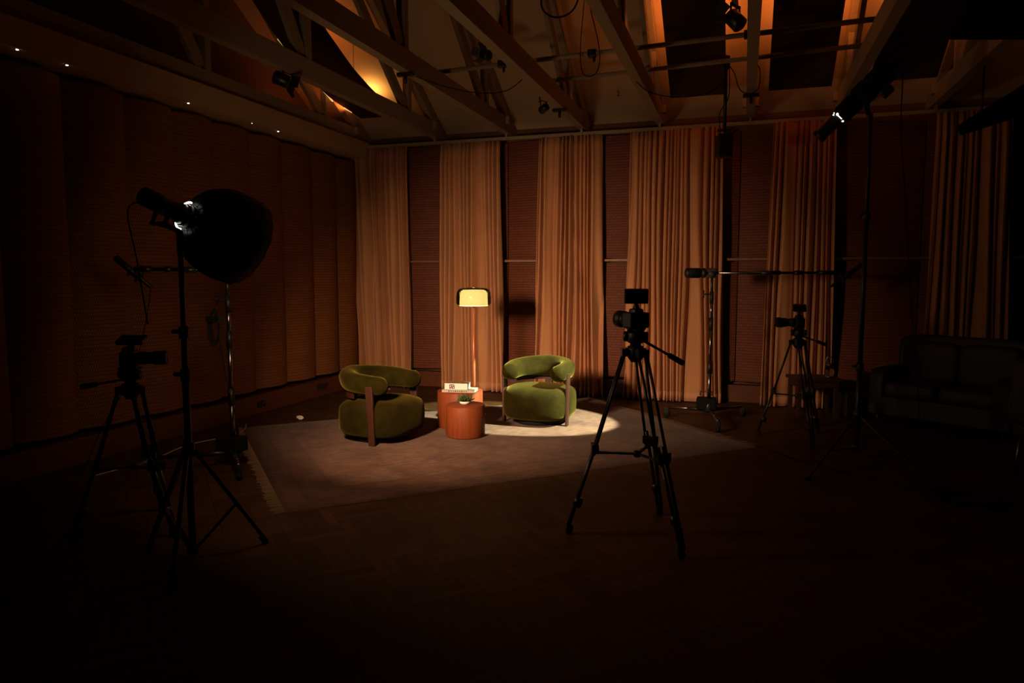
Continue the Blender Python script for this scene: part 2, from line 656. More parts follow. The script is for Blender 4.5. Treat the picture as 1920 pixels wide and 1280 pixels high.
# ------------------------------------------------------------------ roof trusses
truss_at = ['resting on the left wall cornice', 'above the corner curtain, second from the left wall', 'over the lamp curtain gap, third from the left wall',
            'over the curtain behind the bright armchair', 'over the left edge of the widest curtain', 'right of the hanging pole speaker',
            'just left of the tall spotlight', 'over the last dark curtain on the right', 'beyond the dark right corner']
TX = [-5.55, -4.30, -3.21, -2.14, -1.10, .02, 1.05, 2.08, 3.15]
for i, x in enumerate(TX):
    t = thing('roof_truss', 'pale timber roof truss %s' % truss_at[i], 'roof truss', (x, YB - .1, 3.65), 0, 'timber roof trusses')
    bw = .10
    obj('bottom_chord', MB().box((x, (YB + YF) / 2, 3.75), (bw, YB - YF - .02, .20)), M['truss'], t, True)
    th = .16
    ca = math.atan(SL)
    dz = th / 2 / math.cos(ca) + .012
    for nm, ya, yb_ in (('top_chord', YB - .16, YM), ('top_chord', YF + .16, YM)):
        obj(nm, MB().beam((x, ya, zc(ya) - dz), (x, yb_, zc(yb_) - dz), .09, th, (1, 0, 0)), M['truss'], t, True)
    ys = [8.75, 6.45, 4.15]
    for yv in ys:
        obj('vertical_post', MB().box((x, yv, (3.85 + zc(yv) - 2 * dz) / 2), (.085, .085, zc(yv) - 2 * dz - 3.85)), M['truss'], t, True)
    for a, b in ((8.66, 6.54), (6.36, 4.24)):
        obj('diagonal_brace', MB().beam((x, a, 3.87), (x, b, zc(b) - 2 * dz - .03), .05, .15, (1, 0, 0)), M['truss'], t, True)
    for s in (-1, 1):
        obj('packer_block', MB().box((x + s * .072, 9.50, 3.80), (.045, .10, .10)), M['truss'], t, True)

# ------------------------------------------------------------------ hanging acoustic panels with uplights on top
PO = .6
def hung_panel(x0, x1, ylow, label, power, custom=None):
    t = thing('hanging_acoustic_panel', label, 'acoustic panel', ((x0 + x1) / 2, ylow, zc(ylow) - PO), 0, 'maroon panels hung under the roof')
    mb = MB()
    vs = []
    n = 14
    prof = []
    for i in range(n + 1):
        y = ylow - (ylow - 5.2) * (i / n) ** 1.3
        prof.append((y, zc(y) - PO))
    if custom:
        prof = [(p.y, p.z) for p in smoothpath([(0, y, z) for y, z in custom], 4)]
    rs = []
    for y, z in prof:
        rs.append([(x0, y, z), (x1, y, z), (x1, y + .01, z + .035), (x0, y + .01, z + .035)])
    mb.rings([[Vector(p) for p in r] for r in rs], True, True, False)
    obj('panel_sheet', mb, M['maroon'], t, True)
    mb = MB()
    for xx in (x0 + .08, x1 - .08):
        for yy in (8.3, 6.4):
            mb.cyl((xx, yy, zc(yy) - PO + .03), (xx, yy, zc(yy) - .005), .004, n=6)
    obj('hanger_wire', mb, M['steel'], t, True)
    up = Vector((0, SL, 1)).normalized()
    for xx in (() if custom else (x0 + .09, x1 - .09)):
        ym = ylow - 1.15
        mb = MB().beam((xx, ylow - .25, zc(ylow - .25) - PO + .10), (xx, ylow - 2.0, zc(ylow - 2.0) - PO + .06), .02, .014, (1, 0, 0))
        obj('led_strip', mb, M['ledstrip'], t, True)
        l = area_light('uplight', Vector((xx, ym, zc(ym) - PO + .11)) - t.location, (0, SL, 1), .03, power, LED_COLOR, PI, 1.7, 'RECTANGLE')
        l.rotation_euler = Matrix.Rotation(-math.atan(SL), 4, 'X').to_euler()
        l.rotation_euler = (Matrix.Rotation(-math.atan(SL), 4, 'X') @ Matrix.Rotation(PI, 4, 'X')).to_euler()
        l.parent = t
    return t

left_panel = hung_panel(-5.42, -4.75, 8.30, 'curved maroon panel hung under the roof by the left wall', LED_POWER * .35,
           [(9.50, 3.975), (9.03, 4.03), (8.66, 4.085), (8.38, 4.166), (8.12, 4.25), (7.76, 4.414), (7.42, 4.59), (6.2, 5.37), (5.2, 6.02)])
hung_panel(-.90, -.26, 8.93, 'maroon panel hung under the roof left of the pole speaker', LED_POWER)
hung_panel(.21, .88, 8.93, 'maroon panel hung under the roof right of the pole speaker', LED_POWER)
hung_panel(1.27, 1.92, 8.92, 'maroon panel hung under the roof right of the tall spotlight', LED_POWER * .5)
# bright puck lamp at the low end of the left bay
t = thing('uplight_puck', 'small warm uplight glowing behind the curved panel by the left wall', 'light', (-5.00, 9.02, 4.055))
obj('body', MB().lathe((0, 0, 0), [(.03, 0), (.04, .01), (.04, .03), (.032, .034)]), M['black_metal'], t)
obj('lamp', MB().lathe((0, 0, .034), [(.028, 0), (.028, .003)]), M['ledstrip'], t)
l = area_light('puck_light', (0, 0, .05), (.0, .35, .9), .08, 2.4, (1, .50, .13), PI)
l.parent = t
l3 = area_light('corner_fill', (-.42, .12, -.02), (-.35, -.25, .9), .06, 2.6, LED_COLOR, PI, .4, 'RECTANGLE')  # added light, brightens the roof corner by the left wall
l3.parent = t
l2 = area_light('side_fill', (-.49, -.75, .20), (-.55, .35, .75), .06, .9, LED_COLOR, PI, 1.3, 'RECTANGLE')  # added light, brightens the ceiling left of the curved panel
l2.rotation_euler = Vector((-.55, .25, .75)).to_track_quat('-Z', 'Y').to_euler()
l2.parent = t
obj('led_strip', MB().beam((-.42, .00, -.03), (-.42, .24, -.045), .02, .012), M['ledstrip'], t)  # this and the next two bars are added as bodies for the fill lights
obj('led_strip', MB().beam((-.50, -1.35, .50), (-.50, -.15, .03), .02, .012), M['ledstrip'], t)
obj('led_strip', MB().beam((-.05, -1.6, .66), (-.05, -.4, .13), .02, .012), M['ledstrip'], t)
l = area_light('bay_fill', (-.05, -1.0, .36), (0, .62, 1), .3, 2.0, LED_COLOR, PI, 1.4, 'RECTANGLE')  # added soft light, lifts the ceiling above the curved panel
l.rotation_euler = (Matrix.Rotation(-math.atan(SL), 4, 'X') @ Matrix.Rotation(PI, 4, 'X')).to_euler()
l.parent = t

# the added strips and fill lights hang with the curved panel
for o in list(t.children):
    if o.name.startswith(('led_strip', 'corner_fill', 'side_fill', 'bay_fill')):
        o.parent = left_panel
        o.location = o.location + t.location - left_panel.location

# ------------------------------------------------------------------ curtain rail and curtains
t = thing('curtain_rail', 'long pale curtain rail running along the top of the back wall', 'curtain rail', (-1.3, 9.66, 3.56))
obj('rail', MB().box((-1.0, 9.65, 3.585), (8.9, .05, .045)), M['truss'], t, True, bevel=.004)
mb = MB()
for x in TX[1:8]:
    o = obj('bracket', MB().box((x, 9.645, 3.615), (.03, .07, .07)), M['truss'], t, True)

def curtain(xa, xb, ta, tb, folds, seed, label):
    rnd = random.Random(seed)
    YC, Z0, Z1 = 9.635, .012, 3.56
    t = thing('curtain', label, 'curtain', ((xa + xb) / 2, YC, Z0), 0, 'tan curtains along the back wall')
    nu, nv = folds * 12, 26
    ph = [rnd.uniform(0, 2 * PI) for _ in range(8)]
    def pt(u, v, off=0.0):
        # v 0 at floor .. 1 at top
        a = xa + (ta - xa) * v
        b = xb + (tb - xb) * v
        w = u + .040 * math.sin(2 * PI * (1.3 * u) + ph[0]) + .030 * math.sin(2 * PI * 2.7 * u + ph[1]) + .022 * (1 - v) * math.sin(2 * PI * (2.1 * u + .8 * v) + ph[2])
        s = 2 * abs(math.sin(PI * folds * w + ph[3])) ** .75 - 1
        s2 = math.sin(2 * PI * folds * w * .5 + ph[4])
        s3 = math.sin(2 * PI * folds * 2 * w + ph[5])
        env = .62 + .38 * math.sin(2 * PI * 2.3 * u + ph[6] + 1.2 * v)
        amp = (.084 + .014 * (1 - v)) * (.45 + .55 * env)
        if v > .93:
            amp *= 1 - .45 * (v - .93) / .07
        y = amp * (s) + .026 * s2 * (1 - v * .4) + .010 * s3
        x = a + (b - a) * (u + .006 * math.sin(2 * PI * folds * w + 1.2))
        return Vector((x, YC - y - off, Z0 + (Z1 - Z0) * v))
    mb = MB()
    vs, uvs, fs = [], [], []
    for i in range(nv + 1):
        v = i / nv
        for j in range(nu + 1):
            u = j / nu
            vs.append(pt(u, v))
            uvs.append((u * (xb - xa) * 1.6, v * 3.5))
    for i in range(nv):
        for j in range(nu):
            k = i * (nu + 1) + j
            fs.append((k, k + 1, k + nu + 2, k + nu + 1))
    mb.add(vs, fs, True, uvs)
    obj('cloth', mb, M['curtain'], t, True, solid=.004)
    mb = MB()
    vs, fs = [], []
    hh = .125 / (Z1 - Z0)
    for i in range(3):
        for j in range(nu + 1):
            vs.append(pt(j / nu, hh * i / 2, .004))
    for i in range(2):
        for j in range(nu):
            k = i * (nu + 1) + j
            fs.append((k, k + 1, k + nu + 2, k + nu + 1))
    mb.add(vs, fs, True)
    obj('hem', mb, M['hem'], t, True, solid=.003)
    return t

curtain(-5.62, -4.70, -5.78, -4.74, 12, 3, 'tan curtain in the room corner, behind the shaded armchair')
curtain(-4.22, -3.24, -4.20, -3.30, 11, 5, 'tan curtain directly behind the glowing floor lamp')
curtain(-2.80, -1.80, -2.72, -1.86, 12, 8, 'tan curtain behind the bright green armchair')
curtain(-1.53, -.24, -1.49, -.30, 17, 11, 'widest tan curtain, behind the middle camera tripod')
curtain(.24, 1.08, .30, 1.02, 9, 14, 'dim tan curtain behind the right camera tripod')
curtain(2.06, 2.95, 2.10, 2.86, 10, 17, 'darkest curtain at the right end of the rail, above the sofa')

# ------------------------------------------------------------------ cornice downlights
for (y, w) in ((4.243, 'nearest the camera'), (4.672, 'second from the camera'), (6.041, 'third from the camera'), (7.029, 'dim one, fourth from the camera'), (7.515, 'nearest the room corner')):
    t = thing('cornice_downlight', 'tiny lit downlight under the left cornice, %s' % w, 'downlight', (-5.425, y, 3.42), 0, 'tiny downlights under the left cornice')
    obj('bezel', MB().lathe((0, 0, -.004), [(.016, 0), (.018, .003)]), M['black_metal'], t)
    r = .004 if w.startswith('dim') else .010
    obj('lamp', MB().lathe((0, 0, -.009), [(r, 0), (r, .006)]), M['ledwhite'], t)

# ------------------------------------------------------------------ rug
RA = R(44)
ux, uy = Vector((math.cos(RA), math.sin(RA), 0)), Vector((-math.sin(RA), math.cos(RA), 0))
RB = Vector((-3.02, 4.14, 0))
LU, LV = 4.43, 3.18
t = thing('rug', 'large faded oriental rug under the armchairs and drum tables', 'rug', tuple(RB + ux * LU / 2 + uy * LV / 2))
mb = MB()
nu, nv = 44, 32
vs, uvs, fs = [], [], []
for i in range(nv + 1):
    for j in range(nu + 1):
        u, v = j / nu, i / nv
        ed = min(min(u, 1 - u) * LU, min(v, 1 - v) * LV)
        z = .010 if ed > .001 else .002
        vs.append(RB + ux * LU * u + uy * LV * v + Vector((0, 0, z)))
        uvs.append((u, v))
for i in range(nv):
    for j in range(nu):
        k = i * (nu + 1) + j
        fs.append((k, k + 1, k + nu + 2, k + nu + 1))
mb.add(vs, fs, True, uvs)
obj('pile', mb, M['rug'], t, True)
for e in (0, 1):
    mb = MB()
    rnd = random.Random(4 + e)
    k = int(LV / .022)
    for i in range(k):
        v = (i + .5) / k
        p = RB + uy * LV * v + (ux * LU if e else Vector()) + Vector((0, 0, .006))
        d = (ux if e else -ux)
        ln = rnd.uniform(.07, .10)
        q = p + d * ln + uy * rnd.uniform(-.012, .012) + Vector((0, 0, -.002))
        mb.beam(p, q, .007, .004)
    obj('fringe', mb, M['fringe'], t, True)

# ------------------------------------------------------------------ armchairs
def make_armchair(label, loc, rz):
    t = thing('armchair', label, 'armchair', loc, rz, 'olive velvet armchairs')
    # seat: boxy block, narrower in front of the legs, very slightly crowned
    def shape(p):
        q = p.copy()
        k = min(1, max(0, (q.x - .06) / .12))
        k = k * k * (3 - 2 * k)
        q.y *= 1 - .085 * k
        if q.z > 0:
            q.z += .014 * (1 - min(1, (q.x / .4) ** 2 + (q.y / .4) ** 2))
        f = 1 + .03 * (1 - (p.z / .18) ** 2)
        q.x *= f
        q.y *= f
        return q
    obj('seat', MB().superbox((.02, 0, .232), (.362, .390, .184), .36, .58, 72, 30, shape), M['velvet'], t)
    # bolster path: half circle behind, then arms running forward and slightly in
    path = []
    RR = .300
    for i in range(11):
        f = i / 10
        path.append((Vector((.275 - .275 * f, -RR + .030 * (1 - f) ** 2, 0)), 0))
    for i in range(1, 41):
        a = -PI / 2 - PI * i / 40
        path.append((Vector((RR * 1.06 * math.cos(a), RR * math.sin(a), 0)), math.sin(PI * i / 40)))
    for i in range(1, 11):
        f = i / 10
        path.append((Vector((.275 * f, RR - .030 * f ** 2, 0)), 0))
    n = len(path)
    ls = [0]
    for i in range(1, n):
        ls.append(ls[-1] + (path[i][0] - path[i - 1][0]).length)
    tot = ls[-1]
    rings = []
    # extra rings for the rounded ends
    stations = [0.0, .004, .015, .032, .055, .085]
    sl = stations + [x for x in ls if .11 < x < tot - .11] + [tot - x for x in stations[::-1]]
    def at(d):
        for i in range(1, n):
            if ls[i] >= d - 1e-9:
                f = (d - ls[i - 1]) / (ls[i] - ls[i - 1])
                p = path[i - 1][0].lerp(path[i][0], f)
                tg = (path[min(i + 1, n - 1)][0] - path[max(i - 2, 0)][0]).normalized()
                return p, tg
    for d in sl:
        p, tg = at(d)
        nrm = Vector((tg.y, -tg.x, 0))
        if nrm.dot(p - Vector((.1, 0, 0))) < 0:
            nrm = -nrm
        back = 1 - abs(2 * d / tot - 1)              # 0 at the arm tips, 1 at the back
        sb = back ** .8
        e = min(d, tot - d)
        k = math.sqrt(max(0.0, 1 - (1 - min(1, e / .085)) ** 2))
        k = max(k, .03)
        hz = .086 + .034 * back ** .9
        rad = .092 + .012 * sb
        zc_ = .490 + hz
        tilt = .28 * sb
        row = []
        for j in range(28):
            th = 2 * PI * j / 28
            cr, sr = math.cos(th), math.sin(th)
            cr = math.copysign(abs(cr) ** .82, cr)
            sr = math.copysign(abs(sr) ** .82, sr)
            row.append(Vector((p.x, p.y, zc_)) + nrm * (rad * k * cr + tilt * hz * k * sr) + Vector((0, 0, hz * k * sr)))
        rings.append(row)
    mb = MB().rings(rings)
    obj('backrest', mb, M['velvet'], t)
    # flat wooden band under the bolster
    mb = MB()
    rings = []
    for q, _ in path[14:-14]:
        d = q.normalized()
        zb = .466
        rings.append([q * 1.06 + Vector((0, 0, zb - .026)), q * 1.13 + Vector((0, 0, zb - .026)), q * 1.13 + Vector((0, 0, zb + .030)), q * 1.06 + Vector((0, 0, zb + .030))])
    mb.rings(rings, True, True, False)
    obj('back_rail', mb, M['legwood'], t)
    for s in (-1, 1):
        mb = MB().beam((.155, s * .372, 0), (.135, s * .380, .585), .026, .070, (0, 1, 0), .030, .085)
        obj('front_leg', mb, M['legwood'], t, bevel=.006)
    obj('rear_leg', MB().beam((-.350, 0, 0), (-.350, 0, .46), .09, .03, (0, 1, 0)), M['legwood'], t, bevel=.005)
    obj('plinth', MB().lathe((0, 0, 0), [(.27, .0), (.285, .012), (.285, .060), (.26, .070)], 40), M['black_matte'], t)
    return t

make_armchair('olive green velvet armchair in the bright pool of light, facing the camera', (-2.187, 7.749, .0105), R(-93))
make_armchair('olive green velvet armchair in shade, turned sideways left of the drum tables', (-3.505, 6.449, .0105), R(-8))

# ------------------------------------------------------------------ drum tables and what stands on them
def drum(loc, r, h, label):
    t = thing('drum_table', label, 'side table', loc, R(20), 'orange wood drum tables')
    n = 64
    prof = [(r - .012, 0), (r - .004, .004), (r, .012), (r, h - .006), (r - .003, h - .001)]
    obj('drum', MB().lathe((0, 0, 0), prof, n), M['drum'], t)
    obj('tabletop', MB().lathe((0, 0, h - .002), [(r - .002, 0), (r - .001, .004), (r - .004, .006)], n), M['drum'], t)
    return t

T1, T2 = (-2.955, 7.235, .010), (-2.715, 6.79, .010)
drum(T1, .250, .395, 'larger orange wood drum table carrying the two books')
drum(T2, .202, .325, 'smaller orange wood drum table in front, carrying the potted plant')

def book(name, label, loc, rz, sx, sy, sz, cover, spine, pages=True):
    t = thing('book', label, 'book', loc, R(rz), 'books stacked on the larger drum table')
    c = .004
    obj('pages', MB().box((0, .004, sz / 2), (sx - .012, sy - .012, sz - 2 * c)), M['paper'], t)
    obj('front_cover', MB().box((0, 0, sz - c / 2), (sx, sy, c)), cover, t)
    obj('back_cover', MB().box((0, 0, c / 2), (sx, sy, c)), cover if cover is not M['book_cover'] else M['book_white'], t)
    s = obj('spine', MB().box((0, -sy / 2, sz / 2), (sx, .005, sz)), spine, t)
    return t, s

zt = .410
b1, s1 = book('book', 'thin pale grey book lying under the white book', (-2.925, 7.165, zt), 9, .360, .21, .028, M['book_grey'], M['book_grey'])
mb = MB()
for k in range(9):
    mb.box((-.10 + .024 * k, -.1078, .014), (.014, .001, .009 if k % 3 else .013))
obj('spine_marks', mb, M['ink'], s1)
b2, s2 = book('book', 'thick white book with a dark block on its spine, topmost of the stack', (-2.955, 7.17, zt + .028), 9, .255, .165, .066, M['book_cover'], M['book_white'])
obj('spine_block', MB().box((-.045, -.0852, .031), (.058, .001, .048)), M['ink'], s2)
mb = MB()
for (a, b, w, h) in ((-.060, .036, .012, .018), (-.040, .040, .014, .010), (-.030, .022, .012, .014), (-.054, .016, .012, .010), (-.024, .044, .008, .008)):
    mb.box((a, -.0860, b), (w, .001, h))
obj('spine_mark', mb, M['ink_pink'], s2)
obj('end_band', MB().box((-.1282, 0, .033), (.0016, .160, .064)), M['book_red'], b2, label='red end of the book')

t = thing('potted_plant', 'small green succulent in a low white bowl on the smaller drum table', 'potted plant', (T2[0] - .005, T2[1] - .005, .340))
obj('bowl', MB().lathe((0, 0, 0), [(.030, 0), (.046, .006), (.056, .022), (.055, .034), (.050, .034), (.048, .026), (.0, .024)], 32), M['ceramic'], t)
obj('soil', MB().lathe((0, 0, .024), [(.047, 0), (.047, .005), (.0, .010)], 24), M['soil'], t)
mb = MB()
rnd = random.Random(2)
for k in range(110):
    a = rnd.uniform(0, 2 * PI)
    el = rnd.uniform(.25, 1.5)
    r0 = rnd.uniform(0, .03)
    p = Vector((r0 * math.cos(a), r0 * math.sin(a), .030))
    d = Vector((math.cos(a) * math.cos(el), math.sin(a) * math.cos(el), math.sin(el)))
    ln = rnd.uniform(.055, .085)
    mb.prof(p, p + d * ln, [(0, .003), (.45, .0065), (.8, .006), (1, .0012)], 6)
obj('foliage', mb, M['leaf'], t)

# ------------------------------------------------------------------ floor lamp
t = thing('floor_lamp', 'floor lamp with a smoked glass shade glowing yellow over a copper pole', 'floor lamp', (-3.03, 7.86, .010))
obj('base', MB().lathe((0, 0, 0), [(.14, 0), (.145, .006), (.143, .016), (.03, .024)], 40), M['poleWood'], t)
obj('pole', MB().cyl((0, 0, .02), (0, 0, 1.36), .017, n=20), M['poleWood'], t)
zs = 1.318
obj('shade', MB().lathe((0, 0, zs), [(.196, 0), (.206, .026), (.206, .086), (.199, .142), (.184, .176), (.152, .195), (.10, .202), (.02, .204)], 56, cap=False), M['smoke'], t, label='smoked brown glass outer shade')
obj('diffuser', MB().lathe((0, 0, zs), [(.166, -.012), (.163, .05), (.155, .125), (.144, .160), (.124, .174), (.03, .177)], 56, cap=False), M['opal'], t, solid=.004, label='glowing opal inner shade')
obj('finial', MB().lathe((0, 0, zs + .200), [(.012, 0), (.014, .008), (.009, .018), (.001, .022)], 16), M['brass'], t)
obj('socket', MB().cyl((0, 0, 1.30), (0, 0, 1.40), .024, n=16), M['brass'], t)
obj('glow_blocker', MB().lathe((0, 0, 1.316), [(.018, 0), (.155, 0), (.155, .003), (.018, .003)], 40, cap=False), M['brass'], t)  # unseen disc added to keep the shade's glow off the pole

# ------------------------------------------------------------------ tripods and cameras
def tripod(label, feet, apex, group='camera tripods', split=.52, spread=.36, handle=None, hub_r=.055):
    feet = [Vector(p) for p in feet]
    apex = Vector(apex)
    c = Vector((sum(p.x for p in feet) / 3, sum(p.y for p in feet) / 3, 0))
    t = thing('camera_tripod', label, 'tripod', tuple(c), 0, group)
    hubz = apex.z
    obj('crown', MB().prof(apex - Vector((0, 0, .07)), apex + Vector((0, 0, .03)), [(0, .03), (.3, .05), (.7, hub_r), (1, .05)]), M['black'], t, True)
    hubc = Vector((c.x, c.y, apex.z * .445))
    arms = MB().prof(hubc - Vector((0, 0, .02)), hubc + Vector((0, 0, .02)), [(0, .02), (.5, .03), (1, .02)])
    for p in feet:
        d2 = (p - c)
        d2.z = 0
        d2 = d2.normalized()
        top = apex + d2 * .07 + Vector((0, 0, -.01))
        side = Vector((-d2.y, d2.x, 0))
        mid = top + (p - top) * split
        low = top + (p - top) * (split + .04)
        mb = MB()
        for s in (-1, 1):
            mb.cyl(top + side * .033 * s, mid + side * .033 * s, .0095, n=10)
        mb.beam(mid - side * .048, mid + side * .048, .045, .05)
        mb.beam(top - side * .040, top + side * .040, .036, .045)
        mb.beam(apex + Vector((0, 0, -.015)), top + Vector((0, 0, .012)), .055, .04)
        lg = obj('leg', mb, M['black_metal'], t, True)
        mb = MB()
        for s in (-1, 1):
            mb.cyl(top + (p - top) * (split - .05) + side * .020 * s, p + Vector((0, 0, .05)) + side * .013 * s, .0115, n=10)
        mb.cyl(top + (p - top) * .80, top + (p - top) * .845, .030, n=12)
        obj('lower_tube', mb, M['black_metal'], lg, True)
        obj('foot', MB().prof(p + Vector((0, 0, .001)), p + (top - p) * .05, [(0, .014), (.2, .024), (.8, .022), (1, .015)]), M['rubber'], lg, True)
        at = top + (p - top) * (split + .025)
        mid2 = hubc + (at - hubc) * .45
        arms.beam(hubc, mid2, .018, .014)
        for s in (-1, 1):
            arms.beam(mid2, at + side * .02 * s, .010, .012)
        arms.cyl(at - side * .045, at + side * .045, .013, n=8)
    obj('spreader', arms, M['black_metal'], t, True)
    # fluid head
    obj('fluid_head', MB().prof(apex + Vector((0, 0, .02)), apex + Vector((0, 0, .12)), [(0, .040), (.25, .033), (.35, .052), (.9, .052), (1, .046)]), M['black'], t, True)
    for s in (-1, 1):
        obj('tilt_drum', MB().cyl(apex + Vector((s * .045, 0, .09)), apex + Vector((s * .075, 0, .09)), .032, n=18), M['black'], t, True)
    obj('head_plate', MB().box(apex + Vector((0, 0, .130)), (.10, .10, .018)), M['black'], t, True, bevel=.004)
    if handle:
        h0, h1 = apex + Vector(handle[0]), apex + Vector(handle[1])
        hp = obj('pan_handle', MB().cyl(h0, h1, .0085, n=10), M['black_metal'], t, True)
        obj('grip', MB().prof(h0 + (h1 - h0) * .62, h1, [(0, .012), (.08, .017), (.9, .018), (1, .012)]), M['rubber'], hp, True)
    return t

def camera_rig(label, loc, yaw, mon_yaw, lens_len=.13, lens_r=.038, mon=(.150, .020, .095), mon_up=.165, mon_pitch=0, mon_fwd=0.0, hood=False):
    """camera looking along +X of its own frame"""
    t = thing('video_camera', label, 'camera', loc, yaw, 'cameras on tripods')
    body = obj('body', MB().box((0, 0, .055), (.085, .155, .098)), M['black'], t, bevel=.010)
    obj('grip', MB().superbox((.030, -.062, .050), (.035, .022, .045), .5, .5, 20, 12), M['rubber'], t)
    mb = MB().superbox((0, 0, .110), (.040, .036, .020), .5, .5, 20, 10)
    obj('viewfinder_hump', mb, M['black'], t)
    obj('base_plate', MB().box((0, 0, .003), (.10, .08, .010)), M['black_metal'], t)
    pr = [(0, lens_r * .85), (.12, lens_r * .9), (.14, lens_r), (.35, lens_r), (.37, lens_r * .93), (.55, lens_r * .93), (.58, lens_r * 1.06), (.98, lens_r * 1.12), (1, lens_r * 1.02)]
    ln = obj('lens', MB().prof((.035, 0, .055), (.035 + lens_len, 0, .055), pr, 28), M['black'], t)
    obj('front_glass', MB().prof((.034 + lens_len, 0, .055), (.036 + lens_len, 0, .055), [(0, lens_r * .8), (1, lens_r * .78)], 24), M['glass_black'], ln)
    if hood:
        obj('lens_hood', MB().box((.045 + lens_len, 0, .055), (.055, lens_r * 2.9, lens_r * 2.3)), M['black_matte'], t, bevel=.004)
    # monitor on a small arm
    arm = MB().cyl((mon_fwd * .3, 0, .125), (mon_fwd, 0, mon_up - .005), .010, n=10)
    arm.ball((mon_fwd, 0, mon_up - .015), .018, 12, 8)
    arm.box((mon_fwd * .3, 0, .130), (.03, .03, .016))
    obj('monitor_arm', arm, M['black_metal'], t)
    rot = (Matrix.Rotation(mon_yaw - yaw, 3, 'Z') @ Matrix.Rotation(mon_pitch, 3, 'X'))
    c = Vector((mon_fwd, 0, mon_up + mon[2] / 2 * math.cos(mon_pitch)))
    mo = obj('monitor', MB().box(c, mon, rot), M['black'], t, bevel=.008)
    f = rot @ Vector((0, -1, 0))
    obj('screen', MB().box(c + f * (mon[1] / 2 + .0005), (mon[0] * .90, .001, mon[2] * .86), rot), M['glass_black'], mo)
    return t

# centre tripod
tripod('black tripod standing in the middle front, with its pan handle out to the right',
       [(-1.037, 4.364, 0), (-.300, 4.175, 0), (-.516, 4.935, 0)], (-.640, 4.50, 1.188), handle=((.04, 0, .07), (.30, .03, -.075)))
camera_rig('black camera with a raised monitor, on the middle front tripod', (-.640, 4.50, 1.327), R(138), R(14), .135, .050, mon_up=.158)
# left tripod
tripod('black tripod in the dark at the left, beside the softbox stand',
       [(-3.99, 3.306, 0), (-3.42, 3.53, 0), (-3.90, 3.93, 0)], (-3.765, 3.58, .935), handle=((-.02, -.02, .06), (-.24, -.16, .02)))
camera_rig('black camera with a long lens and flat top monitor, on the dark left tripod', (-3.765, 3.58, 1.074), R(32), R(20), .19, .042, (.17, .03, .10), .155, R(-68), .02)
# right tripod
tripod('black tripod in front of the dim curtain at the right',
       [(.185, 7.807, 0), (.681, 7.396, 0), (.791, 8.085, 0)], (.545, 7.77, 1.000), handle=((.02, 0, .06), (.26, -.10, -.02)))
camera_rig('black camera with a boxy lens hood, on the right tripod by the dim curtain', (.545, 7.77, 1.139), R(190), R(-20), .15, .042, (.13, .025, .085), .165, R(25), .0, True)

# ------------------------------------------------------------------ light stands
def light_stand(label, base_c, feet, top, hubz, brz=.10, r0=.020):
    c = Vector((base_c[0], base_c[1], 0))
    t = thing('light_stand', label, 'light stand', tuple(c), 0, 'black tripod light stands')
    zt_ = top
    steps = [(0.08, r0), (hubz + .45, r0 * .86), (zt_ * .72, r0 * .72), (zt_, r0 * .6)]
    for (za, ra), (zb, rb) in zip(steps, steps[1:]):
        obj('pole_section', MB().cyl(c + Vector((0, 0, za)), c + Vector((0, 0, zb + .02)), ra, n=14), M['black_metal'], t, True)
    for z in (steps[1][0], steps[2][0]):
        cl = obj('clamp_collar', MB().cyl(c + Vector((0, 0, z - .04)), c + Vector((0, 0, z + .03)), r0 * 1.35, n=14), M['black'], t, True)
        obj('knob', MB().cyl(c + Vector((-.015, 0, z)), c + Vector((-.07, -.01, z)), .013, n=10), M['black'], cl, True)
    obj('leg_collar', MB().cyl(c + Vector((0, 0, hubz - .03)), c + Vector((0, 0, hubz + .05)), r0 * 1.7, n=16), M['black'], t, True)
    obj('brace_collar', MB().cyl(c + Vector((0, 0, brz - .03)), c + Vector((0, 0, brz + .03)), r0 * 1.6, n=16), M['black'], t, True)
    for p in feet:
        p = Vector(p)
        d = (p - c)
        d.z = 0
        d.normalize()
        a = c + d * .03 + Vector((0, 0, hubz))
        lg = obj('leg', MB().beam(a, p + Vector((0, 0, .016)), .024, .022), M['black_metal'], t, True)
        obj('foot', MB().prof(p + Vector((0, 0, .001)), p + (a - p) * .08, [(0, .014), (.25, .020), (1, .017)], 12), M['rubber'], lg, True)
        m2 = a + (p - a) * .56
        obj('brace', MB().beam(c + d * .02 + Vector((0, 0, brz)), m2, .020, .012), M['black_metal'], t, True)
    return t

light_stand('black tripod light stand holding the round softbox', (-3.06, 3.30), [(-2.785, 3.62, 0), (-2.86, 2.925, 0), (-3.40, 3.31, 0)], 1.86, .64, .05)
light_stand('tall black light stand holding the tube-shaped spotlight', (1.02, 7.05), [(.532, 6.152, 0), (1.464, 6.455, 0), (1.15, 7.95, 0)], 3.06, .40, .10, .024)

# ------------------------------------------------------------------ softbox light
t = thing('softbox_light_head', 'round black softbox on a studio lamp with a white glow at its rear ring', 'studio light', tuple(BOWL_APEX))
ax = BOWL_AXIS
A0 = BOWL_APEX
sd = ax.cross(Vector((0, 0, 1))).normalized()
upv = sd.cross(ax)
def bowl_rings(scale, n=72, ribs=16, inner=False):
    rs = []
    prof = [(0.0, .075), (.016, .125), (.045, .175), (.09, .222), (.15, .256), (.22, .276), (.30, .284), (.38, .282)]
    for x, r in prof:
        row = []
        for j in range(n):
            th = 2 * PI * j / n
            rib = 1 - .035 * abs(math.sin(ribs * th / 2)) ** 1 * (r / .285)
            row.append(A0 + ax * x + (sd * math.cos(th) + upv * math.sin(th)) * r * scale * rib)
        rs.append(row)
    return rs
obj('softbox_bowl', MB().rings(bowl_rings(1.0), True, False), M['bowl'], t, True, solid=.003)
obj('reflective_lining', MB().rings(bowl_rings(.985), True, False), M['silver'], t, True)
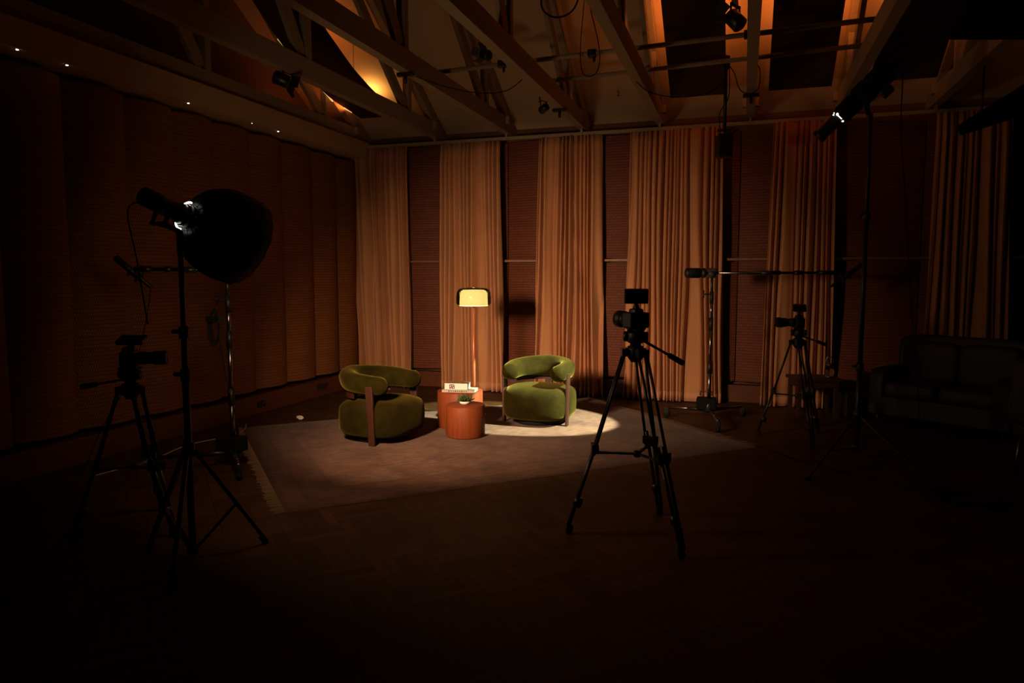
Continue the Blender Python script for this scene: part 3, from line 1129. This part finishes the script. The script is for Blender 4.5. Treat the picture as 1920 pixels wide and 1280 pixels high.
mb = MB().prof(A0 + ax * .340, A0 + ax * .345, [(0, .262), (1, .262)], 48)
obj('diffuser_cloth', mb, M['diffuser'], t, True)
mb = MB()
for k in range(16):
    th = 2 * PI * (k + .5) / 16
    dv = sd * math.cos(th) + upv * math.sin(th)
    pts = [A0 + ax * x + dv * (r + .002) for x, r in [(0.0, .075), (.016, .125), (.045, .175), (.09, .222), (.15, .256), (.22, .276), (.30, .284)]]
    pts = [A0 + (p - A0) * (1 if i == 0 else .985) for i, p in enumerate(pts)]
    mb.tube(pts, .0028, 6)
obj('rib_rods', mb, M['black_metal'], t, True)
obj('speed_ring', MB().prof(A0 - ax * .014, A0 + ax * .010, [(0, .062), (.1, .070), (.9, .076), (1, .070)], 40), M['black'], t, True)
# two glowing arcs stand in for lamp light between ring and head
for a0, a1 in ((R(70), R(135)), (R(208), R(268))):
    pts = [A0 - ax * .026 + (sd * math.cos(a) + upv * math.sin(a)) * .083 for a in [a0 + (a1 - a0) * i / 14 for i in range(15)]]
    obj('leak_glow', MB().tube(pts, .0055, 8), M['leak'], t, True, label='glowing arc standing in for lamp light at the rear ring')
obj('lamp_barrel', MB().prof(A0 - ax * .30, A0 - ax * .030, [(0, .040), (.03, .052), (.45, .054), (.5, .049), (.88, .050), (.92, .057), (1, .057)], 32), M['black_metal'], t, True)
obj('ring_flange', MB().prof(A0 - ax * .040, A0 - ax * .030, [(0, .066), (1, .070)], 40), M['steel'], t, True)
obj('mount_ring', MB().prof(A0 - ax * .075, A0 - ax * .024, [(0, .054), (.1, .061), (.3, .058), (.5, .062), (.7, .058), (.9, .062), (1, .058)], 40), M['steel'], t, True)
mb = MB()
for k in range(9):
    c = A0 - ax * (.10 + .012 * k) - upv * .051 - sd * .012
    mb.box(c, (.006, .006, .006))
obj('cooling_vents', mb, M['steel'], t, True)
mb = MB()
for s in (-1, 1):
    mb.beam(A0 - ax * .16 + sd * .064 * s + upv * .0, A0 - ax * .16 + sd * .064 * s - upv * .11, .010, .03, ax)
mb.beam(A0 - ax * .16 + sd * .068 - upv * .11, A0 - ax * .16 - sd * .068 - upv * .11, .03, .012, ax)
obj('yoke', mb, M['black_metal'], t, True)
tp = Vector((-3.06, 3.30, 1.88))
mb = MB().cyl(tp - Vector((0, 0, .10)), tp + Vector((0, 0, .035)), .018, n=14)
mb.tube([tp + Vector((0, 0, .03)), (tp + Vector((0, 0, .04)) + A0 - ax * .16 - upv * .11) / 2, A0 - ax * .16 - upv * .11], .014)
obj('swivel_socket', mb, M['black_metal'], t, True)
cb = obj('power_cable', MB().tube(smoothpath([A0 - ax * .29 - upv * .03, A0 - ax * .34 - upv * .12, A0 - ax * .30 + Vector((-.05, 0, -.35)), A0 - ax * .26 + Vector((-.02, -.02, -.70))]), .004), M['rubber'], t, True)

# ------------------------------------------------------------------ spotlight
t = thing('spotlight', 'black tube-shaped spotlight on the tall stand, aimed down at the armchair', 'studio light', tuple(SPOT_MOUTH))
ax = (SPOT_AIM - SPOT_MOUTH).normalized()
S0 = SPOT_MOUTH
sd = ax.cross(Vector((0, 0, 1))).normalized()
upv = sd.cross(ax)
mb = MB().prof(S0 - ax * .20, S0 + ax * .030, [(0, .062), (.05, .058), (.75, .052), (.8, .060), (1, .062)], 32, cap=False)
obj('snoot', mb, M['black'], t, True, solid=.003)
obj('front_lens', MB().prof(S0 - ax * .035, S0 - ax * .030, [(0, .045), (1, .045)], 28), M['lens_lit'], t, True)
obj('lens_barrel', MB().prof(S0 - ax * .40, S0 - ax * .20, [(0, .070), (.1, .086), (.8, .082), (.95, .070), (1, .062)], 32), M['black_matte'], t, True)
obj('lamp_housing', MB().prof(S0 - ax * .74, S0 - ax * .40, [(0, .075), (.06, .098), (.5, .100), (.52, .092), (.6, .092), (.62, .100), (.94, .098), (1, .078)], 32), M['black_matte'], t, True)
mb = MB().box(S0 - ax * .60 - upv * .125, (.10, .10, .07), Matrix((sd, ax, upv)).transposed())
obj('ballast_box', mb, M['black'], t, True, bevel=.008)
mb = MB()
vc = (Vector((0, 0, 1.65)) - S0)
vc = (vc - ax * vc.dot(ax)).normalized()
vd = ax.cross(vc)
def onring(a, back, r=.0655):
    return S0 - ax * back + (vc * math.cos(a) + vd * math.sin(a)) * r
mb.tube([onring(R(a), .212) for a in range(-24, 25, 4)], .006, 8)  # arc and balls glow by themselves in place of lamp light at the joint
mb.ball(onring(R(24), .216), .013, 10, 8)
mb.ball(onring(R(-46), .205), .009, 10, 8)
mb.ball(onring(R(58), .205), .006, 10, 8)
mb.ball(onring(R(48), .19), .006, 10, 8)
obj('leak_glow', mb, M['leak'], t, True, label='glowing bits standing in for lamp light at the snoot joint')
mb = MB()
st = Vector((1.02, 7.05, 3.06))
hs = S0 - ax * .52
for s in (-1, 1):
    mb.beam(hs + sd * .112 * s, hs + sd * .112 * s - Vector((0, 0, .17)), .012, .035, ax)
mb.beam(hs + sd * .118 - Vector((0, 0, .17)), hs - sd * .118 - Vector((0, 0, .17)), .035, .012, ax)
mb.cyl(hs - Vector((0, 0, .18)), st - Vector((0, 0, .06)), .018, n=12)
obj('yoke', mb, M['black_metal'], t, True)
tail = S0 - ax * .74
obj('power_cable', MB().tube(smoothpath([tail, tail + Vector((.10, .02, .03)), Vector((1.28, 7.16, 2.95)), Vector((1.35, 7.18, 2.3)), Vector((1.43, 7.16, 1.4)), Vector((1.52, 7.10, .5)), Vector((1.50, 6.9, .03)), Vector((1.46, 6.6, .008))]), .005), M['rubber'], t, True)

# ------------------------------------------------------------------ rolling boom stands with microphones
def boom_stand(label, c, casters, ztop, boom_a, boom_b, weight_at, glabel):
    c = Vector((c[0], c[1], 0))
    t = thing('boom_stand', label, 'boom stand', tuple(c), 0, 'rolling microphone boom stands')
    obj('base_hub', MB().prof(c + Vector((0, 0, .10)), c + Vector((0, 0, .24)), [(0, .05), (.2, .07), (.8, .06), (1, .035)]), M['black_metal'], t, True)
    obj('ballast_box', MB().box(c + Vector((-.03, .02, .20)), (.22, .16, .13)), M['black_matte'], t, True, bevel=.012)
    mb = MB().tube([c + Vector((-.10, .02, .29)), c + Vector((-.10, .02, .335)), c + Vector((.03, .02, .335)), c + Vector((.03, .02, .29))], .008)
    obj('carry_handle', mb, M['black_metal'], t, True)
    for w in casters:
        w = Vector((w[0], w[1], 0))
        d = (w - c).normalized()
        a = c + Vector((0, 0, .13))
        b = w + Vector((0, 0, .125))
        lg = obj('leg', MB().cyl(a, b, .016, n=12), M['chrome'], t, True)
        obj('leg_sleeve', MB().cyl(a, a + (b - a) * .5, .022, n=12), M['black_metal'], lg, True)
        obj('caster_fork', MB().box(w + Vector((0, 0, .085)), (.05, .05, .07)), M['black_metal'], lg, True, bevel=.006)
        sv = Vector((-d.y, d.x, 0))
        obj('caster_wheel', MB().cyl(w - sv * .018 + Vector((0, 0, .042)), w + sv * .018 + Vector((0, 0, .042)), .041, n=22), M['rubber'], lg, True)
    zz = [.20, .62, 1.12, 1.42, ztop]
    rad = [.021, .019, .017, .015]
    for i in range(4):
        obj('pole_section', MB().cyl(c + Vector((0, 0, zz[i])), c + Vector((0, 0, zz[i + 1])), rad[i], n=16), M['chrome'] if i < 3 else M['black_metal'], t, True)
    for i in (1, 2, 3):
        cl = obj('clutch_collar', MB().cyl(c + Vector((0, 0, zz[i] - .07)), c + Vector((0, 0, zz[i] + .07)), rad[i] * 1.5, n=16), M['black'], t, True)
        if i == 3:
            obj('tee_knob', MB().cyl(c + Vector((-.02, 0, zz[i] + .04)), c + Vector((-.09, -.03, zz[i] + .04)), .008, n=8).cyl(c + Vector((-.088, -.028, zz[i] - .005)), c + Vector((-.088, -.028, zz[i] + .085)), .009, n=8), M['black'], cl, True)
    obj('boom_clutch', MB().box(c + Vector((0, 0, ztop)), (.09, .09, .11)).cyl(c + Vector((0, -.075, ztop - .01)), c + Vector((0, .075, ztop - .01)), .034, n=16), M['black'], t, True, bevel=.008)
    a, b = Vector(boom_a), Vector(boom_b)
    bm = obj('boom_arm', MB().cyl(a, b, .016, n=12), M['chrome'], t, True)
    d = b - a
    for f0, f1 in ((.42, .56), (.66, .72), (.84, .96)):
        obj('arm_sleeve', MB().cyl(a + d * f0, a + d * f1, .025, n=12), M['black_metal'], bm, True)
    w0, w1 = Vector(weight_at[0]), Vector(weight_at[1])
    obj('counterweight', MB().prof(w0, w1, [(0, .030), (.04, .050), (.12, .057), (.70, .057), (.72, .046), (.80, .046), (.82, .057), (.95, .055), (1, .035)], 24), M['black'], t, True)
    return t

def shotgun_mic(label, p0, p1, c):
    p0, p1, c = Vector(p0), Vector(p1), Vector(c)
    t = thing('shotgun_microphone', label, 'microphone', tuple(c), 0, 'shotgun microphones on boom arms')
    obj('mic_body', MB().prof(p0, p1, [(0, .013), (.05, .016), (.42, .016), (.45, .027), (.98, .027), (1, .014)], 16), M['black'], t, True)
    d = (p1 - p0).normalized()
    mb = MB()
    for f in (.35, .55):
        q = p0 + (p1 - p0) * f
        a = d.orthogonal().normalized()
        b = d.cross(a)
        mb.tube([q + (a * math.cos(2 * PI * i / 20) + b * math.sin(2 * PI * i / 20)) * .050 for i in range(21)], .008, 6)
    mb.cyl(p0 + (p1 - p0) * .33 - Vector((0, 0, .03)), p0 + (p1 - p0) * .57 - Vector((0, 0, .03)), .008, n=8)
    mb.tube([p0 + (p1 - p0) * .45 - Vector((0, 0, .03)), c], .009, 8)
    obj('shock_mount', mb, M['black_metal'], t, True)
    return t

BR = Vector((-.345, 8.42, 0))
dR = Vector((.951, .309, 0))
zb = 1.70
boom_stand('rolling boom stand with a black counterweight, in front of the widest curtain', BR, [(-.825, 8.47), (-.22, 7.80), (.03, 8.80)], zb,
           BR + dR * -.10 + Vector((0, 0, zb)), BR + dR * 1.46 + Vector((0, 0, zb + .005)),
           (BR + dR * -.31 + Vector((0, 0, zb)), BR + dR * -.07 + Vector((0, 0, zb))), None)
shotgun_mic('black shotgun microphone on the right boom arm, beside the tall spotlight stand', BR + dR * 1.35 + Vector((0, 0, zb - .155)), BR + dR * 1.70 + Vector((0, 0, zb + .095)), BR + dR * 1.46 + Vector((0, 0, zb + .005)))
BL = Vector((-4.20, 5.05, 0))
eL = Vector((-4.80, 4.67, 1.72))
dl = (eL - (BL + Vector((0, 0, 1.71))))
dln = Vector((dl.x, dl.y, 0)).normalized()
boom_stand('rolling boom stand with chrome pole, behind the round softbox', BL, [(-4.50, 5.38), (-3.88, 4.72), (-4.70, 4.72)], 1.71,
           BL - dln * .10 + Vector((0, 0, 1.71)), eL, (BL - dln * .20 + Vector((0, 0, 1.71)), BL - dln * .03 + Vector((0, 0, 1.71))), None)
shotgun_mic('black shotgun microphone on the left boom arm, in the dark by the left wall', eL + Vector((.07, .10, -.16)), eL + Vector((-.16, -.05, .10)), eL)
t = thing('cable_coil', 'black cable coil hanging on the chrome pole of the left boom stand', 'cable', (-4.24, 5.00, 1.25))
mb = MB()
rnd = random.Random(5)
for k in range(5):
    rx, rz_ = .030 + .005 * k, .125 + .02 * rnd.random()
    mb.tube([(-.03 + rx * math.cos(2 * PI * i / 24) * .9, -.035 - .006 * k + rx * math.cos(2 * PI * i / 24) * .3, -.02 * k * .5 + rz_ * math.sin(2 * PI * i / 24)) for i in range(25)], .005, 6)
obj('coil', mb, M['rubber'], t)
obj('tie', MB().box((-.02, -.05, .05), (.13, .07, .05)), M['black'], t)
mb = MB().tube(smoothpath([(0.0, -.03, -.1), (.06, -.02, -.5), (.14, -.01, -.85), (.12, .02, -1.1), (.05, .03, -1.24)]), .005, 6)
obj('trailing_end', mb, M['rubber'], t)
o = obj('microphone_cable', MB().tube(smoothpath([eL + Vector((.06, .09, -.17)), eL + Vector((.02, .06, -.45)), eL + Vector((-.10, 0, -.9)), eL + Vector((-.30, -.15, -1.35)), eL + Vector((-.42, -.25, -1.70)), eL + Vector((-.40, -.5, -1.713))]), .004), M['rubber'])
tag(o, 'thin black cable drooping from the left microphone to the floor', 'cable')

# ------------------------------------------------------------------ lighting pipes and ceiling fixtures
o = obj('lighting_pipe', MB().cyl((-3.36, 7.57, 3.945), (1.30, 7.24, 3.945), .024, n=16), M['truss'])
tag(o, 'longer ceiling pipe carrying the fixtures, lying across the truss chords', 'pipe', 'pipes across the trusses')
o = obj('lighting_pipe', MB().cyl((-2.28, 8.31, 3.945), (1.16, 8.01, 3.945), .024, n=16), M['truss'])
tag(o, 'shorter ceiling pipe nearer the curtains, holding the pole speaker', 'pipe', 'pipes across the trusses')

def fixture(label, loc, aim, s=1.0, doors=True):
    t = thing('ceiling_spotlight', label, 'ceiling light', loc, 0, 'unlit fixtures under the roof')
    a = Vector(aim).normalized()
    sd_ = a.cross(Vector((0, 0, 1))).normalized()
    u_ = sd_.cross(a)
    obj('housing', MB().prof(-a * .10 * s, a * .08 * s, [(0, .05 * s), (.1, .075 * s), (.9, .075 * s), (1, .068 * s)], 20), M['black_metal'], t)
    obj('lens', MB().prof(a * .081 * s, a * .084 * s, [(0, .06 * s), (1, .055 * s)], 20), M['glass_black'], t)
    if doors:
        for (v1, v2) in ((u_, sd_), (-u_, sd_), (sd_, u_), (-sd_, u_)):
            p0 = a * .085 * s + v1 * .075 * s
            obj('barn_door', MB().beam(p0, p0 + (a * .8 + v1 * .6) * .11 * s, .13 * s, .004, tuple(v2)), M['black'], t)
    mb = MB()
    for k in (-1, 1):
        mb.beam(sd_ * .085 * s * k, sd_ * .085 * s * k + Vector((0, 0, .14 * s)), .02 * s, .006)
    mb.beam(sd_ * .088 * s + Vector((0, 0, .14 * s)), -sd_ * .088 * s + Vector((0, 0, .14 * s)), .02 * s, .006)
    obj('yoke', mb, M['black_metal'], t)
    return t

fixture('black barn-door fixture above the long pipe, over the lamp curtain', (-2.74, 7.50, 4.06), (-.5, .3, .25), .72)
fixture('small pale clip fixture below the truss near the bright armchair curtain', (-2.29, 8.25, 3.62), (-.6, .3, -.3), .62, False)
fixture('black fixture clamped on the long pipe between two glowing gaps', (-.15, 7.36, 4.10), (-.4, .2, .5), 1.0)
fixture('black fixture under the truss chord near the left wall', (-4.36, 6.12, 3.58), (.5, .5, -.2), .85)

for (x, y, w) in ((-3.21, 6.50, 'third truss from the left wall'), (-2.14, 8.42, 'truss by the small pale fixture'), (.02, 8.40, 'truss right of the pole speaker')):
    t = thing('ceiling_clamp', 'small black T-shaped clamp under the %s' % w, 'clamp', (x, y, 3.65), 0, 'T-shaped clamps under the trusses')
    obj('cross_bar', MB().beam((-.085, 0, -.018), (.085, 0, -.018), .045, .034), M['black'], t)
    obj('spigot', MB().cyl((0, 0, -.03), (0, 0, -.105), .017, n=12), M['black'], t)
for (x, y, w) in ((-2.55, 7.50, 'between the third and fourth trusses'), (-1.55, 7.44, 'left of the fifth truss'), (-.02, 7.33, 'beside the clamped black fixture')):
    t = thing('pipe_clamp', 'black clamp on the long ceiling pipe %s' % w, 'clamp', (x, y, 3.945), 0, 'clamps on the long ceiling pipe')
    obj('jaw', MB().box((0, 0, 0), (.09, .065, .075)), M['black'], t, bevel=.01)
    obj('spigot', MB().cyl((.02, 0, -.03), (.02, 0, -.085), .014, n=10), M['black'], t)

t = thing('pole_speaker', 'black box speaker hanging on a pole from the ceiling pipe', 'speaker', (-.245, 8.20, 3.90))
B = Vector((-.245, 8.20, 0))
obj('pole', MB().cyl(B + Vector((0, 0, 3.22)), B + Vector((0, 0, 4.02)), .019, n=14), M['black_metal'], t, True)
obj('pipe_clamp', MB().box(B + Vector((0, 0, 3.945)), (.08, .08, .13)), M['black'], t, True, bevel=.01)
obj('cabinet', MB().box(B + Vector((0, .03, 3.075)), (.155, .15, .25), Matrix.Rotation(R(15), 3, 'Z')), M['black'], t, True, bevel=.015)
obj('bracket', MB().beam(B + Vector((-.075, 0, 3.24)), B + Vector((.075, 0, 3.24)), .03, .02).beam(B + Vector((.09, 0, 3.20)), B + Vector((.14, 0, 3.24)), .02, .02), M['black_metal'], t, True)
obj('lead', MB().tube(smoothpath([B + Vector((.03, 0, 3.95)), B + Vector((.035, .01, 3.6)), B + Vector((-.055, .01, 3.42)), B + Vector((-.04, .02, 3.22))]), .005, 6), M['rubber'], t, True)

def cable(label, pts, r=.005, material='rubber', k=10):
    o = obj('cable', MB().tube(smoothpath(pts, k), r, 6), M[material])
    return tag(o, label, 'cable', 'loose cables')

cable('black cable sagging under the third truss to the long pipe', [(-3.21, 6.62, 3.66), (-2.98, 6.9, 3.60), (-2.72, 7.2, 3.585), (-2.45, 7.4, 3.64), (-2.22, 7.48, 3.84)])
cable('black cable loop hanging below the long pipe left of the fifth truss', [(-1.62, 7.36, 4.45), (-1.66, 7.38, 4.0), (-1.64, 7.38, 3.76), (-1.55, 7.38, 3.70), (-1.47, 7.38, 3.78), (-1.47, 7.38, 4.0), (-1.58, 7.36, 4.45)])
cable('black cable drooping from the fifth truss to the pole speaker', [(-1.12, 7.5, 3.66), (-1.0, 7.8, 3.60), (-.75, 8.0, 3.58), (-.45, 8.12, 3.62), (-.27, 8.2, 3.74)])
cable('black cable loop beside the truss right of the pole speaker', [(-.24, 8.2, 3.95), (-.16, 8.15, 3.82), (-.10, 8.12, 3.64), (.0, 8.1, 3.58), (.09, 8.1, 3.63), (.10, 8.1, 3.80), (.08, 8.1, 3.86)])
cable('thick dark cable coil high above the bright armchair', [(-1.98, 7.1, 4.6), (-2.0, 7.1, 4.36), (-1.92, 7.1, 4.25), (-1.8, 7.1, 4.22), (-1.68, 7.1, 4.27), (-1.62, 7.1, 4.4), (-1.64, 7.1, 4.6)], .009)

for (x, w) in ((-3.76, 'above the lamp curtain'), (-2.68, 'above the curtain behind the bright armchair'), (-1.62, 'above the gap behind the middle tripod'),
               (-.42, 'left of the hanging pole speaker'), (.56, 'above the curtain behind the right tripod'), (1.58, 'right of the tall spotlight')):
    t = thing('sprinkler_head', 'tiny sprinkler head on the sloped ceiling %s' % w, 'sprinkler', (x, 9.45, zc(9.45) - .002), 0, 'sprinkler heads along the back of the ceiling')
    obj('stem', MB().cyl((0, 0, .0), (0, 0, -.06), .009, n=10), M['steel'], t)
    obj('deflector', MB().lathe((0, 0, -.072), [(.004, 0), (.022, .003), (.022, .007), (.008, .012)], 14), M['steel'], t)

# black housing hanging under the trusses in the top right, and a flag below it
t = thing('equipment_housing', 'large black box hanging under the trusses in the top right corner', 'housing', (2.0, 5.6, 3.4))
obj('case', MB().box((2.10, 6.15, 3.53), (1.75, .62, .22), Matrix.Rotation(R(18), 3, 'Z')), M['black_matte'], t, True, bevel=.01)
t = thing('black_flag', 'black tilted flag board hanging over the last dark curtain', 'flag', (2.3, 8.0, 3.2))
obj('board', MB().beam((1.92, 7.95, 3.05), (2.75, 8.25, 3.46), .012, .10, None, .012, .34), M['black_matte'], t, True)
obj('rod', MB().cyl((2.12, 8.02, 3.15), (2.12, 8.02, 3.66), .010, n=8), M['black_metal'], t, True)

# ------------------------------------------------------------------ furniture in the dark at the right
t = thing('sofa', 'dark leather sofa in the shadows against the right end of the back wall', 'sofa', (2.22, 8.92, 0), R(-35.3))
W, D = 1.42, .84
obj('frame', MB().box((0, 0, .20), (W, D, .22)), M['leather'], t, bevel=.02)
for s in (-1, 1):
    obj('armrest', MB().superbox((s * (W / 2 - .085), -.02, .38), (.095, D / 2 - .01, .24), .3, .25, 28, 14), M['leather'], t)
    obj('seat_cushion', MB().superbox((s * .30, -.06, .38), (.305, .34, .10), .35, .25, 32, 14), M['leather'], t)
    obj('back_cushion', MB().superbox((s * .30, .24, .66), (.305, .12, .25), .35, .3, 32, 16), M['leather'], t)
obj('backrest', MB().superbox((0, .34, .56), (W / 2, .085, .42), .25, .2, 32, 16), M['leather'], t)
for sx_ in (-1, 1):
    for sy_ in (-1, 1):
        obj('leg', MB().cyl((sx_ * (W / 2 - .08), sy_ * (D / 2 - .08), 0), (sx_ * (W / 2 - .08), sy_ * (D / 2 - .08), .10), .018, .024), M['stoolwood'], t)

t = thing('lounge_chair', 'dark upholstered chair on thin metal legs, cut off by the right edge', 'chair', (2.62, 7.05, 0), R(60))
obj('seat', MB().superbox((0, 0, .40), (.34, .34, .11), .35, .35, 36, 16), M['leather'], t)
obj('backrest', MB().superbox((-.31, 0, .70), (.085, .34, .30), .4, .4, 32, 16), M['leather'], t)
for s in (-1, 1):
    obj('armrest', MB().superbox((0, s * .33, .53), (.30, .05, .13), .4, .4, 28, 14), M['leather'], t)
    for q in (-1, 1):
        obj('leg', MB().cyl((q * .29, s * .29, 0), (q * .26, s * .26, .32), .010, .013), M['steel'], t)

t = thing('side_table', 'small dark wooden table behind the right tripod', 'side table', (.82, 9.12, 0), R(14))
obj('tabletop', MB().box((0, 0, .455), (.52, .42, .035)), M['stoolwood'], t, bevel=.005)
obj('apron', MB().box((0, 0, .40), (.46, .36, .075)), M['stoolwood'], t)
for sx_ in (-1, 1):
    for sy_ in (-1, 1):
        obj('leg', MB().beam((sx_ * .21, sy_ * .16, 0), (sx_ * .21, sy_ * .16, .44), .045, .045), M['stoolwood'], t)
t = thing('glass_lantern', 'small glass lantern with a loop handle on the dark wooden table', 'lantern', (.99, 9.10, .4725))
obj('base', MB().lathe((0, 0, 0), [(.05, 0), (.055, .01), (.05, .02)], 24), M['steel'], t)
obj('glass', MB().lathe((0, 0, .02), [(.045, 0), (.055, .03), (.055, .09), (.03, .125)], 28, cap=False), M['clearglass'], t)
obj('cap', MB().lathe((0, 0, .142), [(.034, 0), (.036, .01), (.01, .025)], 20), M['steel'], t)
obj('handle', MB().tube([(.045 * math.cos(a), 0, .16 + .09 * math.sin(a)) for a in [PI * i / 14 for i in range(15)]], .004, 6), M['steel'], t)
t = thing('floor_speaker', 'black cube speaker on the floor between the side table and sofa', 'speaker', (1.28, 9.18, 0), R(12))
obj('cabinet', MB().box((0, 0, .15), (.28, .28, .28)), M['black'], t, bevel=.012)
obj('cone', MB().prof((0, -.141, .15), (0, -.147, .15), [(0, .105), (.7, .105), (1, .09)], 28), M['black_matte'], t)
for sx_ in (-1, 1):
    for sy_ in (-1, 1):
        obj('foot', MB().cyl((sx_ * .11, sy_ * .11, 0), (sx_ * .11, sy_ * .11, .012), .016, n=10), M['rubber'], t)

# ------------------------------------------------------------------ floor cables and bits
cable('black cable running over the floor from the rug to the tall spotlight stand', [(.30, 7.12, .006), (.53, 6.77, .006), (.85, 6.50, .006), (1.13, 6.27, .006), (1.40, 6.05, .006)], .006)
t = thing('cable_heap', 'heap of coiled black cable on the floor right of the spotlight stand', 'cable', (1.62, 5.93, 0))
mb = MB()
rnd = random.Random(9)
for k in range(7):
    rr_ = .13 + .018 * k * .6
    ox, oy = rnd.uniform(-.02, .02), rnd.uniform(-.02, .02)
    mb.tube([(ox + rr_ * 1.3 * math.cos(2 * PI * i / 28), oy + rr_ * math.sin(2 * PI * i / 28), .007 + .011 * (k // 2) + .003 * math.sin(3 * 2 * PI * i / 28) + .003) for i in range(29)], .006, 6)
obj('coils', mb, M['rubber'], t)
obj('plug', MB().box((.10, -.16, .015), (.07, .035, .028)), M['black'], t, bevel=.006)
cable('pale thin cable along the floor in front of the left wall', [(-5.10, 4.45, .005), (-5.06, 5.0, .005), (-5.17, 5.57, .005), (-5.06, 6.0, .005), (-5.10, 6.30, .005), (-5.30, 6.60, .005)], .005, 'whitecable')
t = thing('paper_scrap', 'small crumpled white paper scrap at the far left edge of the rug', 'paper', (-4.86, 6.99, 0))
mb = MB().ball((0, 0, .022), (.045, .03, .022), 10, 6)
rnd = random.Random(6)
for p in mb.v:
    p += Vector((rnd.uniform(-.01, .01), rnd.uniform(-.008, .008), rnd.uniform(0, .012)))
mb.s = [False] * len(mb.s)
obj('crumple', mb, M['ceramic'], t)

t = thing('vent_grille', 'dark vent grille set in the left plinth near the corner', 'vent', (-5.555, 8.52, .14))
obj('frame', MB().box((0, 0, 0), (.012, .34, .12)), M['plinth'], t)
obj('grille', MB().box((.006, 0, 0), (.006, .26, .085)), M['grille'], t)
mb = MB()
for k in range(7):
    mb.box((.010, -.105 + .035 * k, 0), (.006, .008, .085))
obj('bars', mb, M['black_metal'], t)
t = thing('wall_outlet', 'dark double outlet in the left plinth beside the rug corner', 'outlet', (-5.555, 7.21, .115))
obj('plate', MB().box((0, 0, 0), (.010, .15, .08)), M['black'], t, bevel=.003)
for s in (-1, 1):
    obj('socket', MB().cyl((.004, s * .036, 0), (.008, s * .036, 0), .024, n=18), M['grille'], t)
